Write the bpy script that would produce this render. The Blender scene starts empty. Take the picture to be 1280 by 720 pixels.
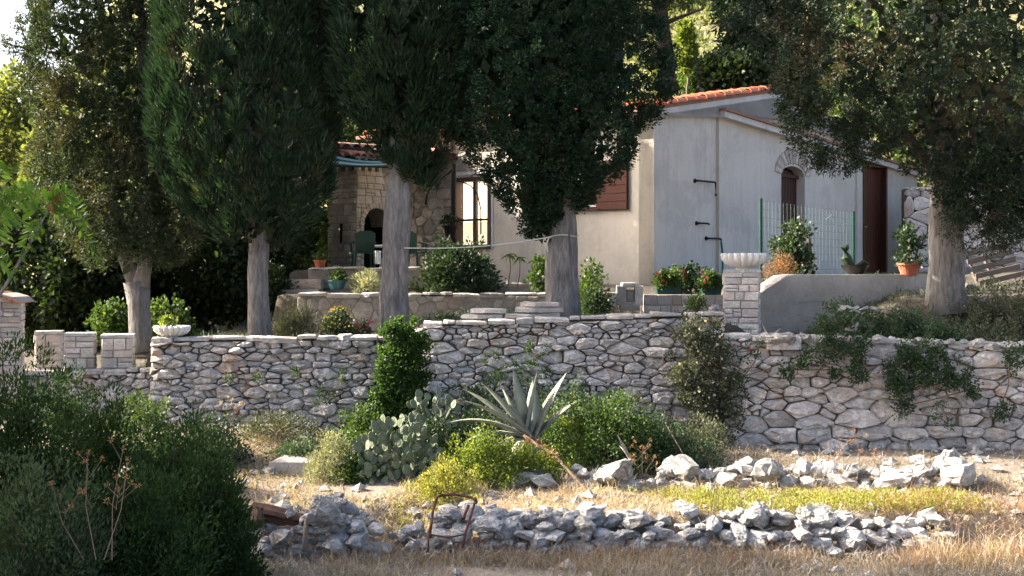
import bpy, math, random
import numpy as np
from mathutils import Vector, Matrix, noise as mnoise

# ------------------------------------------------------------------ camera, sky, sun, exposure
sc = bpy.context.scene
C = sc.collection
RN = random.Random(11)
G = np.random.default_rng(11)
FPX, HY, CZ = 1600.0, 340.0, 2.3            # focal length in photo pixels, horizon row, eye height above the field

cam_d = bpy.data.cameras.new('camera'); cam = bpy.data.objects.new('camera', cam_d); C.objects.link(cam)
cam.location = (0, 0, CZ); cam.rotation_euler = (math.radians(90), 0, 0)
cam_d.sensor_width = 36; cam_d.lens = 45; cam_d.shift_y = -20 / 1280
cam_d.clip_start = 0.1; cam_d.clip_end = 2000
sc.camera = cam

SUN_EL = math.radians(31)
SUN_AZ = math.radians(-80)                  # from +Y, clockwise: the sun stands behind the yard, to the left
sdir = Vector((math.sin(SUN_AZ) * math.cos(SUN_EL), math.cos(SUN_AZ) * math.cos(SUN_EL), math.sin(SUN_EL)))
w = bpy.data.worlds.new('World'); sc.world = w; w.use_nodes = True
nt = w.node_tree; bg = nt.nodes['Background']
sky = nt.nodes.new('ShaderNodeTexSky'); sky.sky_type = 'NISHITA'; sky.sun_disc = False
sky.sun_elevation = SUN_EL; sky.sun_rotation = SUN_AZ; sky.dust_density = 6.0; sky.air_density = 0.75; sky.ozone_density = 0.5
nt.links.new(sky.outputs[0], bg.inputs[0]); bg.inputs[1].default_value = 0.14
sl = bpy.data.lights.new('sun', 'SUN'); sl.energy = 4.6; sl.angle = math.radians(0.55); sl.color = (1.0, 0.90, 0.76)
so = bpy.data.objects.new('sun', sl); C.objects.link(so); so.location = (-20, 15, 30)
so.rotation_euler = sdir.to_track_quat('Z', 'Y').to_euler()
sc.view_settings.view_transform = 'Standard'; sc.view_settings.look = 'None'
sc.view_settings.exposure = 2.1; sc.view_settings.gamma = 1.0

# ------------------------------------------------------------------ helpers
def P(px, py, D):
    """the place D metres away that the photograph shows at px, py"""
    return np.array(((px - 640) * D / FPX, D, CZ - (py - HY) * D / FPX))
def X(px, D): return (px - 640) * D / FPX
def Z(py, D): return CZ - (py - HY) * D / FPX

WL = {}
def tag(o, label=None, cat=None, group=None, kind=None):
    if label: o['label'] = label
    if cat: o['category'] = cat
    if group: o['group'] = group
    if kind: o['kind'] = kind
    return o
def wl(o): return WL[o.name] if o is not None else np.zeros(3)
def thing(name, label, cat, loc, group=None):
    o = bpy.data.objects.new(name, None); C.objects.link(o)
    o.location = tuple(float(c) for c in loc); o.empty_display_size = 0.2
    WL[o.name] = np.array(loc, float)
    return tag(o, label, cat, group)
def mk_mesh(name, V, F, smooth=False):
    me = bpy.data.meshes.new(name)
    V = np.asarray(V, np.float32)
    if isinstance(F, np.ndarray):
        k = F.shape[1]; m = len(F)
        me.vertices.add(len(V)); me.vertices.foreach_set('co', V.ravel())
        me.loops.add(m * k); me.loops.foreach_set('vertex_index', F.astype(np.int32).ravel())
        me.polygons.add(m)
        me.polygons.foreach_set('loop_start', np.arange(0, m * k, k, dtype=np.int32))
        me.polygons.foreach_set('use_smooth', np.full(m, bool(smooth)))
        me.update(calc_edges=True)
    else:
        me.from_pydata([tuple(v) for v in V.tolist()], [], F)
        if smooth: me.polygons.foreach_set('use_smooth', np.ones(len(me.polygons), bool))
    return me
def obj(name, VF, mat, parent=None, smooth=False, label=None, cat=None, group=None, kind=None):
    """one mesh object from world-space vertices; its origin goes to the middle of its base"""
    V, F = VF; V = np.asarray(V, float)
    lo, hi = V.min(0), V.max(0)
    c = np.array(((lo[0] + hi[0]) / 2, (lo[1] + hi[1]) / 2, lo[2]))
    me = mk_mesh(name, V - c, F, smooth)
    if mat: me.materials.append(mat)
    o = bpy.data.objects.new(name, me); C.objects.link(o)
    WL[o.name] = c
    if parent is not None: o.parent = parent
    o.location = tuple(c - wl(parent))
    return tag(o, label, cat, group, kind)
def inst(name, me, loc, rot, scale, parent):
    o = bpy.data.objects.new(name, me); C.objects.link(o)
    o.parent = parent; o.location = tuple(np.array(loc) - wl(parent)); o.rotation_euler = rot; o.scale = scale
    WL[o.name] = np.array(loc, float)
    return o
def q2t(Q):
    Q = np.asarray(Q, int)
    return np.concatenate([Q[:, [0, 1, 2]], Q[:, [0, 2, 3]]])
def join(parts):
    Vs, Fs, n = [], [], 0
    for V, F in parts:
        V = np.asarray(V, float); F = np.asarray(F, int)
        if F.shape[1] == 4: F = q2t(F)
        Vs.append(V); Fs.append(F + n); n += len(V)
    return np.concatenate(Vs), np.concatenate(Fs)
def frame(o, a, b, n): return (np.array(o, float), np.array(a, float), np.array(b, float), np.array(n, float))
def fmap(fr, L):
    o, a, b, n = fr; L = np.asarray(L, float)
    return o + L[:, :1] * a + L[:, 1:2] * b + L[:, 2:3] * n
def vframe(x, y, z, ang=0.0):
    """wall frame: along the wall, up, out of the face. ang 0 = the face looks at the camera (-Y)"""
    a = (math.cos(ang), math.sin(ang), 0); n = (math.sin(ang), -math.cos(ang), 0)
    return frame((x, y, z), a, (0, 0, 1), n)
def hframe(x, y, z, ang=0.0):
    a = (math.cos(ang), math.sin(ang), 0); b = (-math.sin(ang), math.cos(ang), 0)
    return frame((x, y, z), a, b, (0, 0, 1))
def fbox(fr, s0, s1, z0, z1, d0, d1, ch=0.0):
    """box in a frame, optionally with its front edges chamfered"""
    if ch <= 0:
        L = [(s, z, d) for d in (d0, d1) for (s, z) in ((s0, z0), (s1, z0), (s1, z1), (s0, z1))]
        Q = [(0, 3, 2, 1), (4, 5, 6, 7), (0, 1, 5, 4), (1, 2, 6, 5), (2, 3, 7, 6), (3, 0, 4, 7)]
        return fmap(fr, L), q2t(Q)
    return prism(fr, [(s0, z0), (s1, z0), (s1, z1), (s0, z1)], d0, d1, ch)
def box(cx, cy, z0, sx, sy, sz, ang=0, ch=0.0):
    return fbox(hframe(cx, cy, z0, ang), -sx / 2, sx / 2, -sy / 2, sy / 2, 0, sz, ch)
def prism(fr, poly, d0, d1, ch=0.01, bulge=0.0, jit=0.0, tilt=0.0, mid=False):
    """a stone: outline extruded along the frame normal, with a chamfer and an uneven face"""
    p = np.array(poly, float); n = len(p); c = p.mean(0)
    ta, tb = RN.uniform(-tilt, tilt), RN.uniform(-tilt, tilt)
    def dep(q, d): return d + ta * (q[:, 0] - c[0]) + tb * (q[:, 1] - c[1])
    def ring(q, d): return np.column_stack([q, d])
    v = p - c; l = np.linalg.norm(v, axis=1, keepdims=True) + 1e-9
    k = np.maximum(0.3, 1 - ch * 1.2 / l)
    p2 = c + v * k
    if jit: p2 = p2 + G.normal(0, jit, p2.shape)
    rings = [ring(p, np.full(n, d0)), ring(p, dep(p, d1 - ch) + (G.normal(0, jit, n) if jit else 0)),
             ring(p2, dep(p2, d1) + (G.normal(0, jit * .8, n) if jit else 0))]
    if mid:
        p3 = c + v * 0.5 + G.normal(0, jit * 1.5, p.shape)
        rings.append(ring(p3, dep(p3, d1 + bulge * .8) + G.normal(0, jit * 1.2, n)))
    L = np.concatenate(rings + [np.array([[c[0], c[1], d1 + bulge]])])
    F = []
    i = np.arange(n); j = (i + 1) % n
    for r in range(len(rings) - 1):
        F.append(np.column_stack([r * n + i, r * n + j, (r + 1) * n + j, (r + 1) * n + i]))
    Q = q2t(np.concatenate(F))
    t = (len(rings) - 1) * n
    cap = np.column_stack([t + i, t + j, np.full(n, len(L) - 1)])
    return fmap(fr, L), np.concatenate([Q, cap])
def tube(path, rad, seg=8, ridge=0.0, cap=True, rn=None):
    path = np.array(path, float); m = len(path)
    rad = np.full(m, rad) if np.isscalar(rad) else np.array(rad, float)
    V = []
    tang = np.gradient(path, axis=0)
    up = np.array((0, 0, 1.0)) if abs(tang[0][2]) < 0.9 * np.linalg.norm(tang[0]) else np.array((1.0, 0, 0))
    th = np.linspace(0, 2 * math.pi, seg, endpoint=False)
    prof = 1 + (ridge * (np.sin(th * 5 + 1) * .5 + G.normal(0, 1, seg)) if ridge else 0)
    for k in range(m):
        t = tang[k] / (np.linalg.norm(tang[k]) + 1e-9)
        a = up - t * up.dot(t); a /= np.linalg.norm(a) + 1e-9; b = np.cross(t, a)
        rr = rad[k] * (prof + (G.normal(0, ridge * .35, seg) if ridge else 0))
        V.append(path[k] + np.outer(np.cos(th) * rr, a) + np.outer(np.sin(th) * rr, b))
    V = np.concatenate(V); F = []
    i = np.arange(seg); j = (i + 1) % seg
    for k in range(m - 1):
        F.append(np.column_stack([k * seg + i, k * seg + j, (k + 1) * seg + j, (k + 1) * seg + i]))
    F = q2t(np.concatenate(F))
    if cap:
        V = np.concatenate([V, path[:1], path[-1:]]); n = len(V)
        F = np.concatenate([F, np.column_stack([j, i, np.full(seg, n - 2)]), np.column_stack([(m - 1) * seg + i, (m - 1) * seg + j, np.full(seg, n - 1)])])
    return V, F
def lathe(c, prof, seg=24, flute=0, famp=0.0):
    th = np.linspace(0, 2 * math.pi, seg, endpoint=False)
    V = []
    for r, z, fa in prof:
        rr = r * (1 + famp * fa * np.abs(np.cos(th * flute / 2)) - famp * fa * .5) if flute else np.full(seg, r)
        V.append(np.column_stack([c[0] + rr * np.cos(th), c[1] + rr * np.sin(th), np.full(seg, c[2] + z)]))
    V = np.concatenate(V); F = []; i = np.arange(seg); j = (i + 1) % seg
    for k in range(len(prof) - 1):
        F.append(np.column_stack([k * seg + i, k * seg + j, (k + 1) * seg + j, (k + 1) * seg + i]))
    return V, q2t(np.concatenate(F))

def unit(A): return A / (np.linalg.norm(A, axis=-1, keepdims=True) + 1e-9)
def leaves(pos, dirs, length, width, shape='leaf', bend=0.15):
    """many small leaf faces; each leaf is its own island"""
    n = len(pos); dirs = unit(dirs)
    side = unit(np.cross(dirs, unit(G.normal(0, 1, (n, 3))))); nor = np.cross(dirs, side)
    L = np.broadcast_to(np.asarray(length, float), (n,))[:, None] * G.uniform(.7, 1.3, (n, 1))
    W = np.broadcast_to(np.asarray(width, float), (n,))[:, None] * G.uniform(.75, 1.25, (n, 1))
    if shape == 'tri':
        V = np.stack([pos - side * W, pos + side * W, pos + dirs * L], 1); F = np.array([[0, 1, 2]])
    elif shape == 'leaf':
        m = pos + dirs * L * .45 + nor * L * bend * .6
        V = np.stack([pos, m - side * W, m + side * W, pos + dirs * L], 1); F = np.array([[0, 2, 1], [1, 2, 3]])
    elif shape == 'blade':
        m = pos + dirs * L * .55
        drop = np.array((0, 0, -1.0)) * L * bend
        V = np.stack([pos - side * W, pos + side * W, m + side * W * .7, m - side * W * .7, pos + dirs * L + drop], 1)
        F = np.array([[0, 1, 2], [0, 2, 3], [3, 2, 4]])
    else:   # oval
        a = pos + dirs * L * .3; b = pos + dirs * L * .72 + nor * L * bend
        V = np.stack([pos, a + side * W, b + side * W * .8, pos + dirs * L, b - side * W * .8, a - side * W], 1)
        F = np.array([[0, 1, 5], [1, 2, 4], [1, 4, 5], [2, 3, 4]])
    k = V.shape[1]
    Fa = (F[None] + (np.arange(n) * k)[:, None, None]).reshape(-1, 3)
    return V.reshape(-1, 3), Fa
def ball(n):
    v = unit(G.normal(0, 1, (n, 3))); return v
def clumps(cen, out, rad, n, ll, lw, shape='leaf', up=0.4, outw=0.6, flat=1.0, bend=.15, shell=.55, loose=.5):
    """n leaves round each clump centre, growing out of the clump"""
    K = len(cen); rad = np.broadcast_to(np.asarray(rad, float), (K,))
    b = ball(K * n); rr = G.uniform(shell, 1.0, (K * n, 1))
    c = np.repeat(cen, n, 0); R_ = np.repeat(rad, n)[:, None]; o = np.repeat(out, n, 0)
    s = np.array((1, 1, flat))
    pos = c + b * s * rr * R_
    d = b + o * outw + np.array((0, 0, up)) + G.normal(0, loose, (K * n, 3))
    return leaves(pos, d, ll, lw, shape, bend)

# ------------------------------------------------------------------ materials
def nn(nt, t, **kw):
    n = nt.nodes.new('ShaderNode' + t)
    for k, v in kw.items(): setattr(n, k, v)
    return n
def mat_base(name, rough=0.85):
    m = bpy.data.materials.new(name); m.use_nodes = True; b = m.node_tree.nodes['Principled BSDF']
    b.inputs['Roughness'].default_value = rough
    if 'Specular IOR Level' in b.inputs: b.inputs['Specular IOR Level'].default_value = 0.3
    return m, m.node_tree, b
def mixc(nt, fac, a, b, typ='MIX'):
    n = nn(nt, 'Mix', data_type='RGBA', blend_type=typ)
    for sock, v in ((n.inputs[0], fac), (n.inputs[6], a), (n.inputs[7], b)):
        if hasattr(v, 'links') or isinstance(v, bpy.types.NodeSocket): nt.links.new(v, sock)
        elif isinstance(v, (int, float)): sock.default_value = v
        else: sock.default_value = (*v, 1) if len(v) == 3 else v
    return n.outputs[2]
def noise(nt, scale, detail=4, rough=.6, vec=None, stretch=None):
    t = nn(nt, 'TexNoise'); t.inputs['Scale'].default_value = scale; t.inputs['Detail'].default_value = detail; t.inputs['Roughness'].default_value = rough
    if vec is not None:
        if stretch:
            mp = nn(nt, 'Mapping'); mp.inputs['Scale'].default_value = stretch; nt.links.new(vec, mp.inputs[0]); vec = mp.outputs[0]
        nt.links.new(vec, t.inputs['Vector'])
    return t.outputs[0]
def ramp(nt, fac, stops):
    r = nn(nt, 'ValToRGB'); e = r.color_ramp.elements
    while len(e) < len(stops): e.new(.5)
    for i, (p, c) in enumerate(stops):
        e[i].position = p; e[i].color = (*c, 1) if len(c) == 3 else c
    nt.links.new(fac, r.inputs[0]); return r.outputs[0]
def gpos(nt): return nn(nt, 'NewGeometry').outputs['Position']
def addbump(nt, b, hs, strength=.5, dist=.02):
    bm = nn(nt, 'Bump'); bm.inputs['Strength'].default_value = strength; bm.inputs['Distance'].default_value = dist
    nt.links.new(hs, bm.inputs['Height']); nt.links.new(bm.outputs[0], b.inputs['Normal'])
def vmath(nt, op, a, b=None, v=None):
    n = nn(nt, 'Math', operation=op); nt.links.new(a, n.inputs[0])
    if b is not None: nt.links.new(b, n.inputs[1])
    if v is not None: n.inputs[1].default_value = v
    return n.outputs[0]

def stone_mat(name, pale, grey, warm, warm_amt=.35, dark_amt=.5, bump=.7, scale=1.0):
    """rough limestone: every stone its own tone, rusty and lichen-grey patches, pitted face"""
    m, nt, b = mat_base(name, .92); p = gpos(nt)
    rnd = vmath(nt, 'FRACT', vmath(nt, 'ADD', nn(nt, 'ObjectInfo').outputs['Random'], nn(nt, 'NewGeometry').outputs['Random Per Island']))
    tone = ramp(nt, rnd, [(0, tuple(c * .72 for c in grey)), (.3, grey), (.55, pale), (.82, tuple(min(1, c * 1.12) for c in pale)), (1, tuple((a + 2 * c) / 3 for a, c in zip(warm, pale)))])
    n1 = noise(nt, 5 * scale, 6, .65, p)
    c = mixc(nt, ramp(nt, n1, [(.45, (0, 0, 0)), (.7, (1, 1, 1))]), tone, grey)
    n2 = noise(nt, 3.1 * scale, 5, .6, p)
    c = mixc(nt, vmath(nt, 'MULTIPLY', ramp(nt, n2, [(.56, (0, 0, 0)), (.66, (1, 1, 1))]), v=warm_amt), c, warm)
    n3 = noise(nt, 16 * scale, 6, .7, p)
    c = mixc(nt, vmath(nt, 'MULTIPLY', ramp(nt, n3, [(.50, (0, 0, 0)), (.68, (1, 1, 1))]), v=dark_amt), c, tuple(x * .33 for x in grey))
    n4 = noise(nt, 42 * scale, 5, .75, p)
    c = mixc(nt, vmath(nt, 'MULTIPLY', ramp(nt, n4, [(.46, (0, 0, 0)), (.64, (1, 1, 1))]), v=.38), c, tuple(x * .55 for x in grey))
    n5 = noise(nt, 9 * scale, 7, .8, p, (1, 1, 2.6))
    c = mixc(nt, vmath(nt, 'MULTIPLY', ramp(nt, n5, [(.55, (0, 0, 0)), (.66, (1, 1, 1))]), v=.6), c, tuple(min(.8, x * 1.3) for x in pale))
    n6 = noise(nt, 7 * scale, 8, .85, p, (1, 1, 1.8))
    crk = ramp(nt, n6, [(.478, (0, 0, 0)), (.497, (1, 1, 1)), (.503, (1, 1, 1)), (.522, (0, 0, 0))])
    c = mixc(nt, vmath(nt, 'MULTIPLY', crk, v=.4), c, tuple(x * .3 for x in grey))
    nt.links.new(c, b.inputs['Base Color'])
    h = vmath(nt, 'SUBTRACT', vmath(nt, 'ADD', noise(nt, 11 * scale, 9, .78, p), vmath(nt, 'MULTIPLY', noise(nt, 55 * scale, 4, .6, p), v=.3)), vmath(nt, 'MULTIPLY', crk, v=.25))
    addbump(nt, b, h, bump, .06 / scale ** .5)
    return m
def plain_mat(name, col, rough=.8, var=.25, scale=6, bump=.15, metal=0.0, col2=None, stretch=None, dist=.01, streak=None):
    m, nt, b = mat_base(name, rough); p = nn(nt, 'TexCoord').outputs['Object'] if stretch else gpos(nt)
    n1 = noise(nt, scale, 6, .65, p, stretch)
    c2 = col2 or tuple(x * (1 - var) for x in col)
    c = mixc(nt, ramp(nt, n1, [(.35, (0, 0, 0)), (.68, (1, 1, 1))]), col, c2)
    if streak:
        s1 = noise(nt, 2.2, 7, .75, gpos(nt), (3.2, 3.2, .35)); s2 = noise(nt, 1.1, 6, .7, gpos(nt)); s3 = noise(nt, 26, 5, .8, gpos(nt))
        c = mixc(nt, vmath(nt, 'MULTIPLY', ramp(nt, s1, [(.5, (0, 0, 0)), (.66, (1, 1, 1))]), v=.55), c, streak)
        c = mixc(nt, vmath(nt, 'MULTIPLY', ramp(nt, s2, [(.52, (0, 0, 0)), (.60, (1, 1, 1))]), v=.45), c, streak)
        c = mixc(nt, vmath(nt, 'MULTIPLY', ramp(nt, s3, [(.60, (0, 0, 0)), (.68, (1, 1, 1))]), v=.5), c, tuple(x * .6 for x in streak))
        dz = nn(nt, 'SeparateXYZ'); nt.links.new(gpos(nt), dz.inputs[0])
        lo_ = vmath(nt, 'ADD', dz.outputs[2], vmath(nt, 'MULTIPLY', s1, v=1.2))
        c = mixc(nt, vmath(nt, 'MULTIPLY', ramp(nt, vmath(nt, 'MULTIPLY', lo_, v=.2), [(.54, (1, 1, 1)), (.60, (0, 0, 0))]), v=.6), c, tuple(x * .75 for x in streak))
    nt.links.new(c, b.inputs['Base Color']); b.inputs['Metallic'].default_value = metal
    if bump: addbump(nt, b, noise(nt, scale * 4, 6, .7, p, stretch), bump, dist)
    return m
def leaf_mat(name, c1, c2, c3=None, trans=.35, rough=.55, nscale=2.2, dry=None, dry_amt=0.0, spec=.35):
    """leaf: per-leaf tone, patches of another tone, light passing through"""
    m, nt, b = mat_base(name, rough); b.inputs['Specular IOR Level'].default_value = spec
    isl = nn(nt, 'NewGeometry').outputs['Random Per Island']
    c = ramp(nt, isl, [(0, c1), (.6, c2), (1, c3 or tuple(x * 1.4 for x in c2))])
    n1 = noise(nt, nscale, 4, .6, gpos(nt))
    c = mixc(nt, ramp(nt, n1, [(.35, (0, 0, 0)), (.65, (.6, .6, .6))]), c, c1)
    if dry:
        n2 = noise(nt, nscale * .6, 5, .7, gpos(nt), (1.3, 1.3, 1.0))
        c = mixc(nt, vmath(nt, 'MULTIPLY', ramp(nt, n2, [(.52, (0, 0, 0)), (.62, (1, 1, 1))]), v=dry_amt), c, dry)
    nt.links.new(c, b.inputs['Base Color'])
    tr = nn(nt, 'BsdfTranslucent'); cc = mixc(nt, 1.0, c, (1.6, 1.5, .7), 'MULTIPLY')
    nt.links.new(cc, tr.inputs['Color'])
    mx = nn(nt, 'MixShader'); mx.inputs[0].default_value = trans
    nt.links.new(b.outputs[0], mx.inputs[1]); nt.links.new(tr.outputs[0], mx.inputs[2])
    out = nt.nodes['Material Output']; nt.links.new(mx.outputs[0], out.inputs['Surface'])
    return m
M = {}
M['stone'] = stone_mat('limestone', (.80, .735, .68), (.66, .62, .59), (.64, .43, .30), .7, .26)
M['stone_right'] = stone_mat('limestone_warm', (.82, .75, .69), (.70, .65, .605), (.67, .44, .30), .75, .24)
M['cap'] = stone_mat('capstone', (.70, .655, .61), (.55, .52, .49), (.50, .34, .22), .25, .25)
M['rubble'] = stone_mat('field_rubble', (.66, .645, .63), (.48, .475, .475), (.46, .36, .28), .3, .5, .9)
M['rubble_top'] = stone_mat('bleached_rubble', (.62, .59, .55), (.46, .45, .43), (.48, .38, .28), .2, .25, .8)
M['pillar'] = stone_mat('pillar_stone', (.66, .60, .54), (.52, .475, .44), (.52, .33, .22), .45, .25, .4)
M['flag'] = stone_mat('flagstone', (.54, .48, .42), (.42, .38, .34), (.42, .24, .16), .4, .3, .3)
M['hearth_grey'] = stone_mat('hearth_stone', (.52, .47, .42), (.40, .37, .34), (.34, .26, .19), .3, .3, .4)
M['hearth_sun_ochre'] = stone_mat('hearth_sun_ochre_stone', (.80, .65, .46), (.70, .55, .38), (.76, .52, .30), .4, .12, .4)  # lighter ochre paints a warm sun patch onto the arch face
M['house_stone'] = stone_mat('house_stone', (.50, .45, .39), (.38, .345, .31), (.33, .24, .16), .35, .3, .4)
M['mortar'] = plain_mat('mortar', (.33, .31, .28), .95, .3, 12, .4)
M['mortar_pale'] = plain_mat('mortar_pale', (.36, .33, .29), .95, .25, 12, .4)
M['joint_soil'] = plain_mat('joint_soil', (.15, .125, .10), .95, .4, 12, .5)
M['plaster'] = plain_mat('plaster', (.60, .56, .50), .9, .10, 1.3, .5, dist=.01, streak=(.40, .375, .34))
M['plaster_trim'] = plain_mat('plaster_trim', (.58, .56, .53), .9, .25, 3, .3)
M['concrete'] = plain_mat('concrete', (.62, .58, .53), .92, .35, 2.2, .9, dist=.03, streak=(.36, .32, .28))
M['tile'] = plain_mat('terracotta_tile', (.55, .20, .10), .85, .4, 9, .3, col2=(.38, .17, .11))
M['tile_old'] = plain_mat('old_tile', (.33, .17, .11), .9, .4, 7, .3, col2=(.16, .12, .10))
M['tile_red'] = plain_mat('red_tile', (.58, .16, .08), .8, .3, 9, .2)
M['brick'] = plain_mat('arch_brick', (.34, .25, .21), .9, .3, 20, .4, col2=(.42, .36, .32))
M['wood_red'] = plain_mat('red_brown_wood', (.10, .028, .018), .55, .35, 4, .2, stretch=(9, 9, 1.2))
M['wood_dark'] = plain_mat('dark_brown_wood', (.055, .022, .016), .45, .35, 4, .15, stretch=(9, 9, 1.2))
M['wood_grey'] = plain_mat('weathered_wood', (.20, .165, .14), .9, .4, 5, .4, stretch=(2, 12, 12))
M['log'] = plain_mat('rotten_log', (.12, .07, .05), .95, .5, 8, .6)
M['bark'] = None
M['white_paint'] = plain_mat('white_paint', (.72, .72, .70), .6, .1, 6, .1)
M['bowl'] = plain_mat('cast_stone_bowl', (.80, .77, .72), .8, .22, 9, .25)
M['rust'] = plain_mat('rusty_iron', (.13, .05, .035), .8, .5, 22, .4, .2)
M['iron'] = plain_mat('dark_iron', (.03, .028, .028), .55, .3, 22, .2, .6)
M['green_paint'] = plain_mat('green_enamel', (.010, .06, .042), .45, .25, 15, .1)
M['green_plastic'] = plain_mat('green_plastic', (.015, .06, .045), .4, .2, 8, .05)
M['teal_pot'] = plain_mat('teal_glaze', (.03, .10, .12), .35, .2, 9, .1)
M['terracotta'] = plain_mat('terracotta_pot', (.42, .13, .07), .8, .25, 9, .2)
M['wire'] = plain_mat('galvanised_wire', (.13, .19, .165), .5, .2, 15, .0, .3)
M['rope'] = plain_mat('pale_rope', (.62, .60, .54), .8, .2, 30, .2)
M['hose'] = plain_mat('green_hose', (.02, .20, .11), .4, .2, 9, .05)
M['awning_dark'] = plain_mat('awning_dark', (.015, .06, .05), .85, .2, 8, .1)
M['awning_pale'] = plain_mat('awning_pale', (.26, .40, .31), .85, .15, 8, .1)
M['tin'] = plain_mat('bright_tin', (.75, .80, .85), .25, .1, 8, .02, .9)
M['black'] = plain_mat('flat_black', (.012, .010, .009), .95, .2, 8, .1)  # one near-black for firebox, flue, slit and arched door backing
M['soil'] = None
M['petal_red'] = leaf_mat('red_petal', (.28, .012, .03), (.40, .02, .06), (.45, .04, .09), trans=.2)
M['petal_crimson'] = leaf_mat('crimson_plume', (.10, .008, .02), (.16, .012, .03), (.22, .02, .05), trans=.2)
M['petal_yellow'] = leaf_mat('yellow_petal', (.38, .30, .02), (.50, .40, .03), (.6, .5, .05), trans=.3)
M['petal_white'] = leaf_mat('white_petal', (.42, .40, .28), (.55, .52, .38), (.62, .6, .48), trans=.3)
M['agave'] = plain_mat('agave_skin', (.25, .265, .215), .65, .25, 9, .3, col2=(.17, .185, .14))
M['agave_edge'] = plain_mat('agave_edge', (.55, .50, .30), .5, .2, 5, .1)
M['cactus'] = plain_mat('cactus_skin', (.095, .125, .075), .7, .3, 14, .4, col2=(.15, .17, .115))
M['cyp'] = leaf_mat('cypress_scale', (.008, .023, .011), (.019, .050, .024), (.042, .092, .042), .22, .6, 2.5, dry=(.06, .045, .025), dry_amt=.4)
M['cyp_blue'] = leaf_mat('cypress_scale_blue', (.006, .021, .011), (.017, .050, .026), (.042, .10, .052), .2, .6, 3.0, dry=(.06, .045, .025), dry_amt=.3)
M['cyp_olive'] = leaf_mat('cypress_scale_olive', (.011, .023, .012), (.024, .046, .023), (.048, .078, .038), .22, .6, 1.8, dry=(.12, .06, .03), dry_amt=.35)
M['cyp_brown'] = leaf_mat('cypress_scale_loose', (.016, .030, .014), (.034, .055, .024), (.065, .095, .04), .3, .6, 1.6, dry=(.10, .06, .03), dry_amt=.35)
M['olean'] = leaf_mat('oleander_leaf', (.016, .036, .012), (.032, .066, .022), (.055, .10, .034), .3, .6, 2.2, spec=.12)
M['olean2'] = leaf_mat('bluegreen_leaf', (.035, .058, .028), (.06, .095, .046), (.09, .13, .07), .28, .6, 2.2, spec=.15)
M['ivy'] = leaf_mat('ivy_leaf', (.022, .055, .012), (.045, .10, .02), (.10, .18, .04), .42, .45, 3)
M['yellowgreen'] = leaf_mat('yellowgreen_leaf', (.075, .12, .02), (.14, .19, .035), (.24, .27, .07), .45, .5, 3)
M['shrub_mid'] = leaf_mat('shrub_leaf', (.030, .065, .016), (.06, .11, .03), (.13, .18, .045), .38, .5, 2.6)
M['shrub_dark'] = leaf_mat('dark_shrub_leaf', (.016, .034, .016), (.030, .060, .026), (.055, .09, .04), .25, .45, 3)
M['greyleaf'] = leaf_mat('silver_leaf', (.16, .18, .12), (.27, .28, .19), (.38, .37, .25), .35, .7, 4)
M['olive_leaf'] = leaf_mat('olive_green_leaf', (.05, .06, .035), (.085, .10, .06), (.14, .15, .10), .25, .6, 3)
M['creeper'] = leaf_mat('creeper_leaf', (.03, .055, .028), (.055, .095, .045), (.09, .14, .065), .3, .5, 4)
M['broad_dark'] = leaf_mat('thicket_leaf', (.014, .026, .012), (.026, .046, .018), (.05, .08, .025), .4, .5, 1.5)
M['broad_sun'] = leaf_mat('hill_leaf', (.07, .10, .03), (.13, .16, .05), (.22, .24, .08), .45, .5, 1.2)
M['branchleaf'] = leaf_mat('ailanthus_leaf', (.05, .12, .02), (.10, .20, .03), (.16, .28, .05), .5, .4, 5)
M['straw'] = leaf_mat('dry_grass', (.30, .235, .17), (.45, .37, .28), (.60, .52, .41), .3, .7, 1.5)
M['straw_grey'] = leaf_mat('grey_dry_grass', (.19, .165, .14), (.29, .25, .215), (.42, .37, .31), .25, .7, 1.5)
M['drystalk'] = plain_mat('dry_stalk', (.24, .165, .12), .9, .3, 15, .2)
M['drybrown'] = leaf_mat('dead_leaf', (.20, .10, .05), (.30, .17, .09), (.40, .25, .15), .3, .7, 3)
M['greenweed'] = leaf_mat('green_weed', (.15, .17, .04), (.29, .29, .07), (.46, .43, .13), .4, .6, 2)
M['stem'] = plain_mat('woody_stem', (.16, .11, .08), .9, .3, 15, .3)
M['twig_dark'] = plain_mat('dark_twig', (.07, .055, .045), .9, .3, 15, .3)

def mk_bark(name, ca, cb):
    m, nt, b = mat_base(name, .95)
    tc = nn(nt, 'TexCoord').outputs['Object']
    n1 = noise(nt, 3.0, 9, .75, tc, (8, 8, 1.5)); n2 = noise(nt, 1.2, 5, .6, tc)
    c = ramp(nt, n1, [(.33, tuple(x * .35 for x in cb)), (.5, cb), (.68, ca)])
    c = mixc(nt, ramp(nt, n2, [(.4, (0, 0, 0)), (.7, (.5, .5, .5))]), c, tuple(x * 1.15 for x in ca))
    nt.links.new(c, b.inputs['Base Color']); addbump(nt, b, n1, 1.0, .05)
    return m
M['bark'] = mk_bark('cypress_bark', (.36, .34, .325), (.20, .185, .175))
M['bark_brown'] = mk_bark('brown_bark', (.22, .16, .13), (.12, .085, .07))
def mk_soil(name, cols, stones=True):
    m, nt, b = mat_base(name, .97); p = gpos(nt)
    n1 = noise(nt, 1.6, 6, .65, p); n2 = noise(nt, 22, 6, .7, p)
    c = ramp(nt, n1, [(.3, cols[0]), (.5, cols[1]), (.7, cols[2])])
    c = mixc(nt, ramp(nt, n2, [(.4, (0, 0, 0)), (.7, (1, 1, 1))]), c, tuple(x * .5 for x in cols[1]))
    nt.links.new(c, b.inputs['Base Color']); addbump(nt, b, noise(nt, 30, 8, .7, p), .8, .04)
    return m
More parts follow.
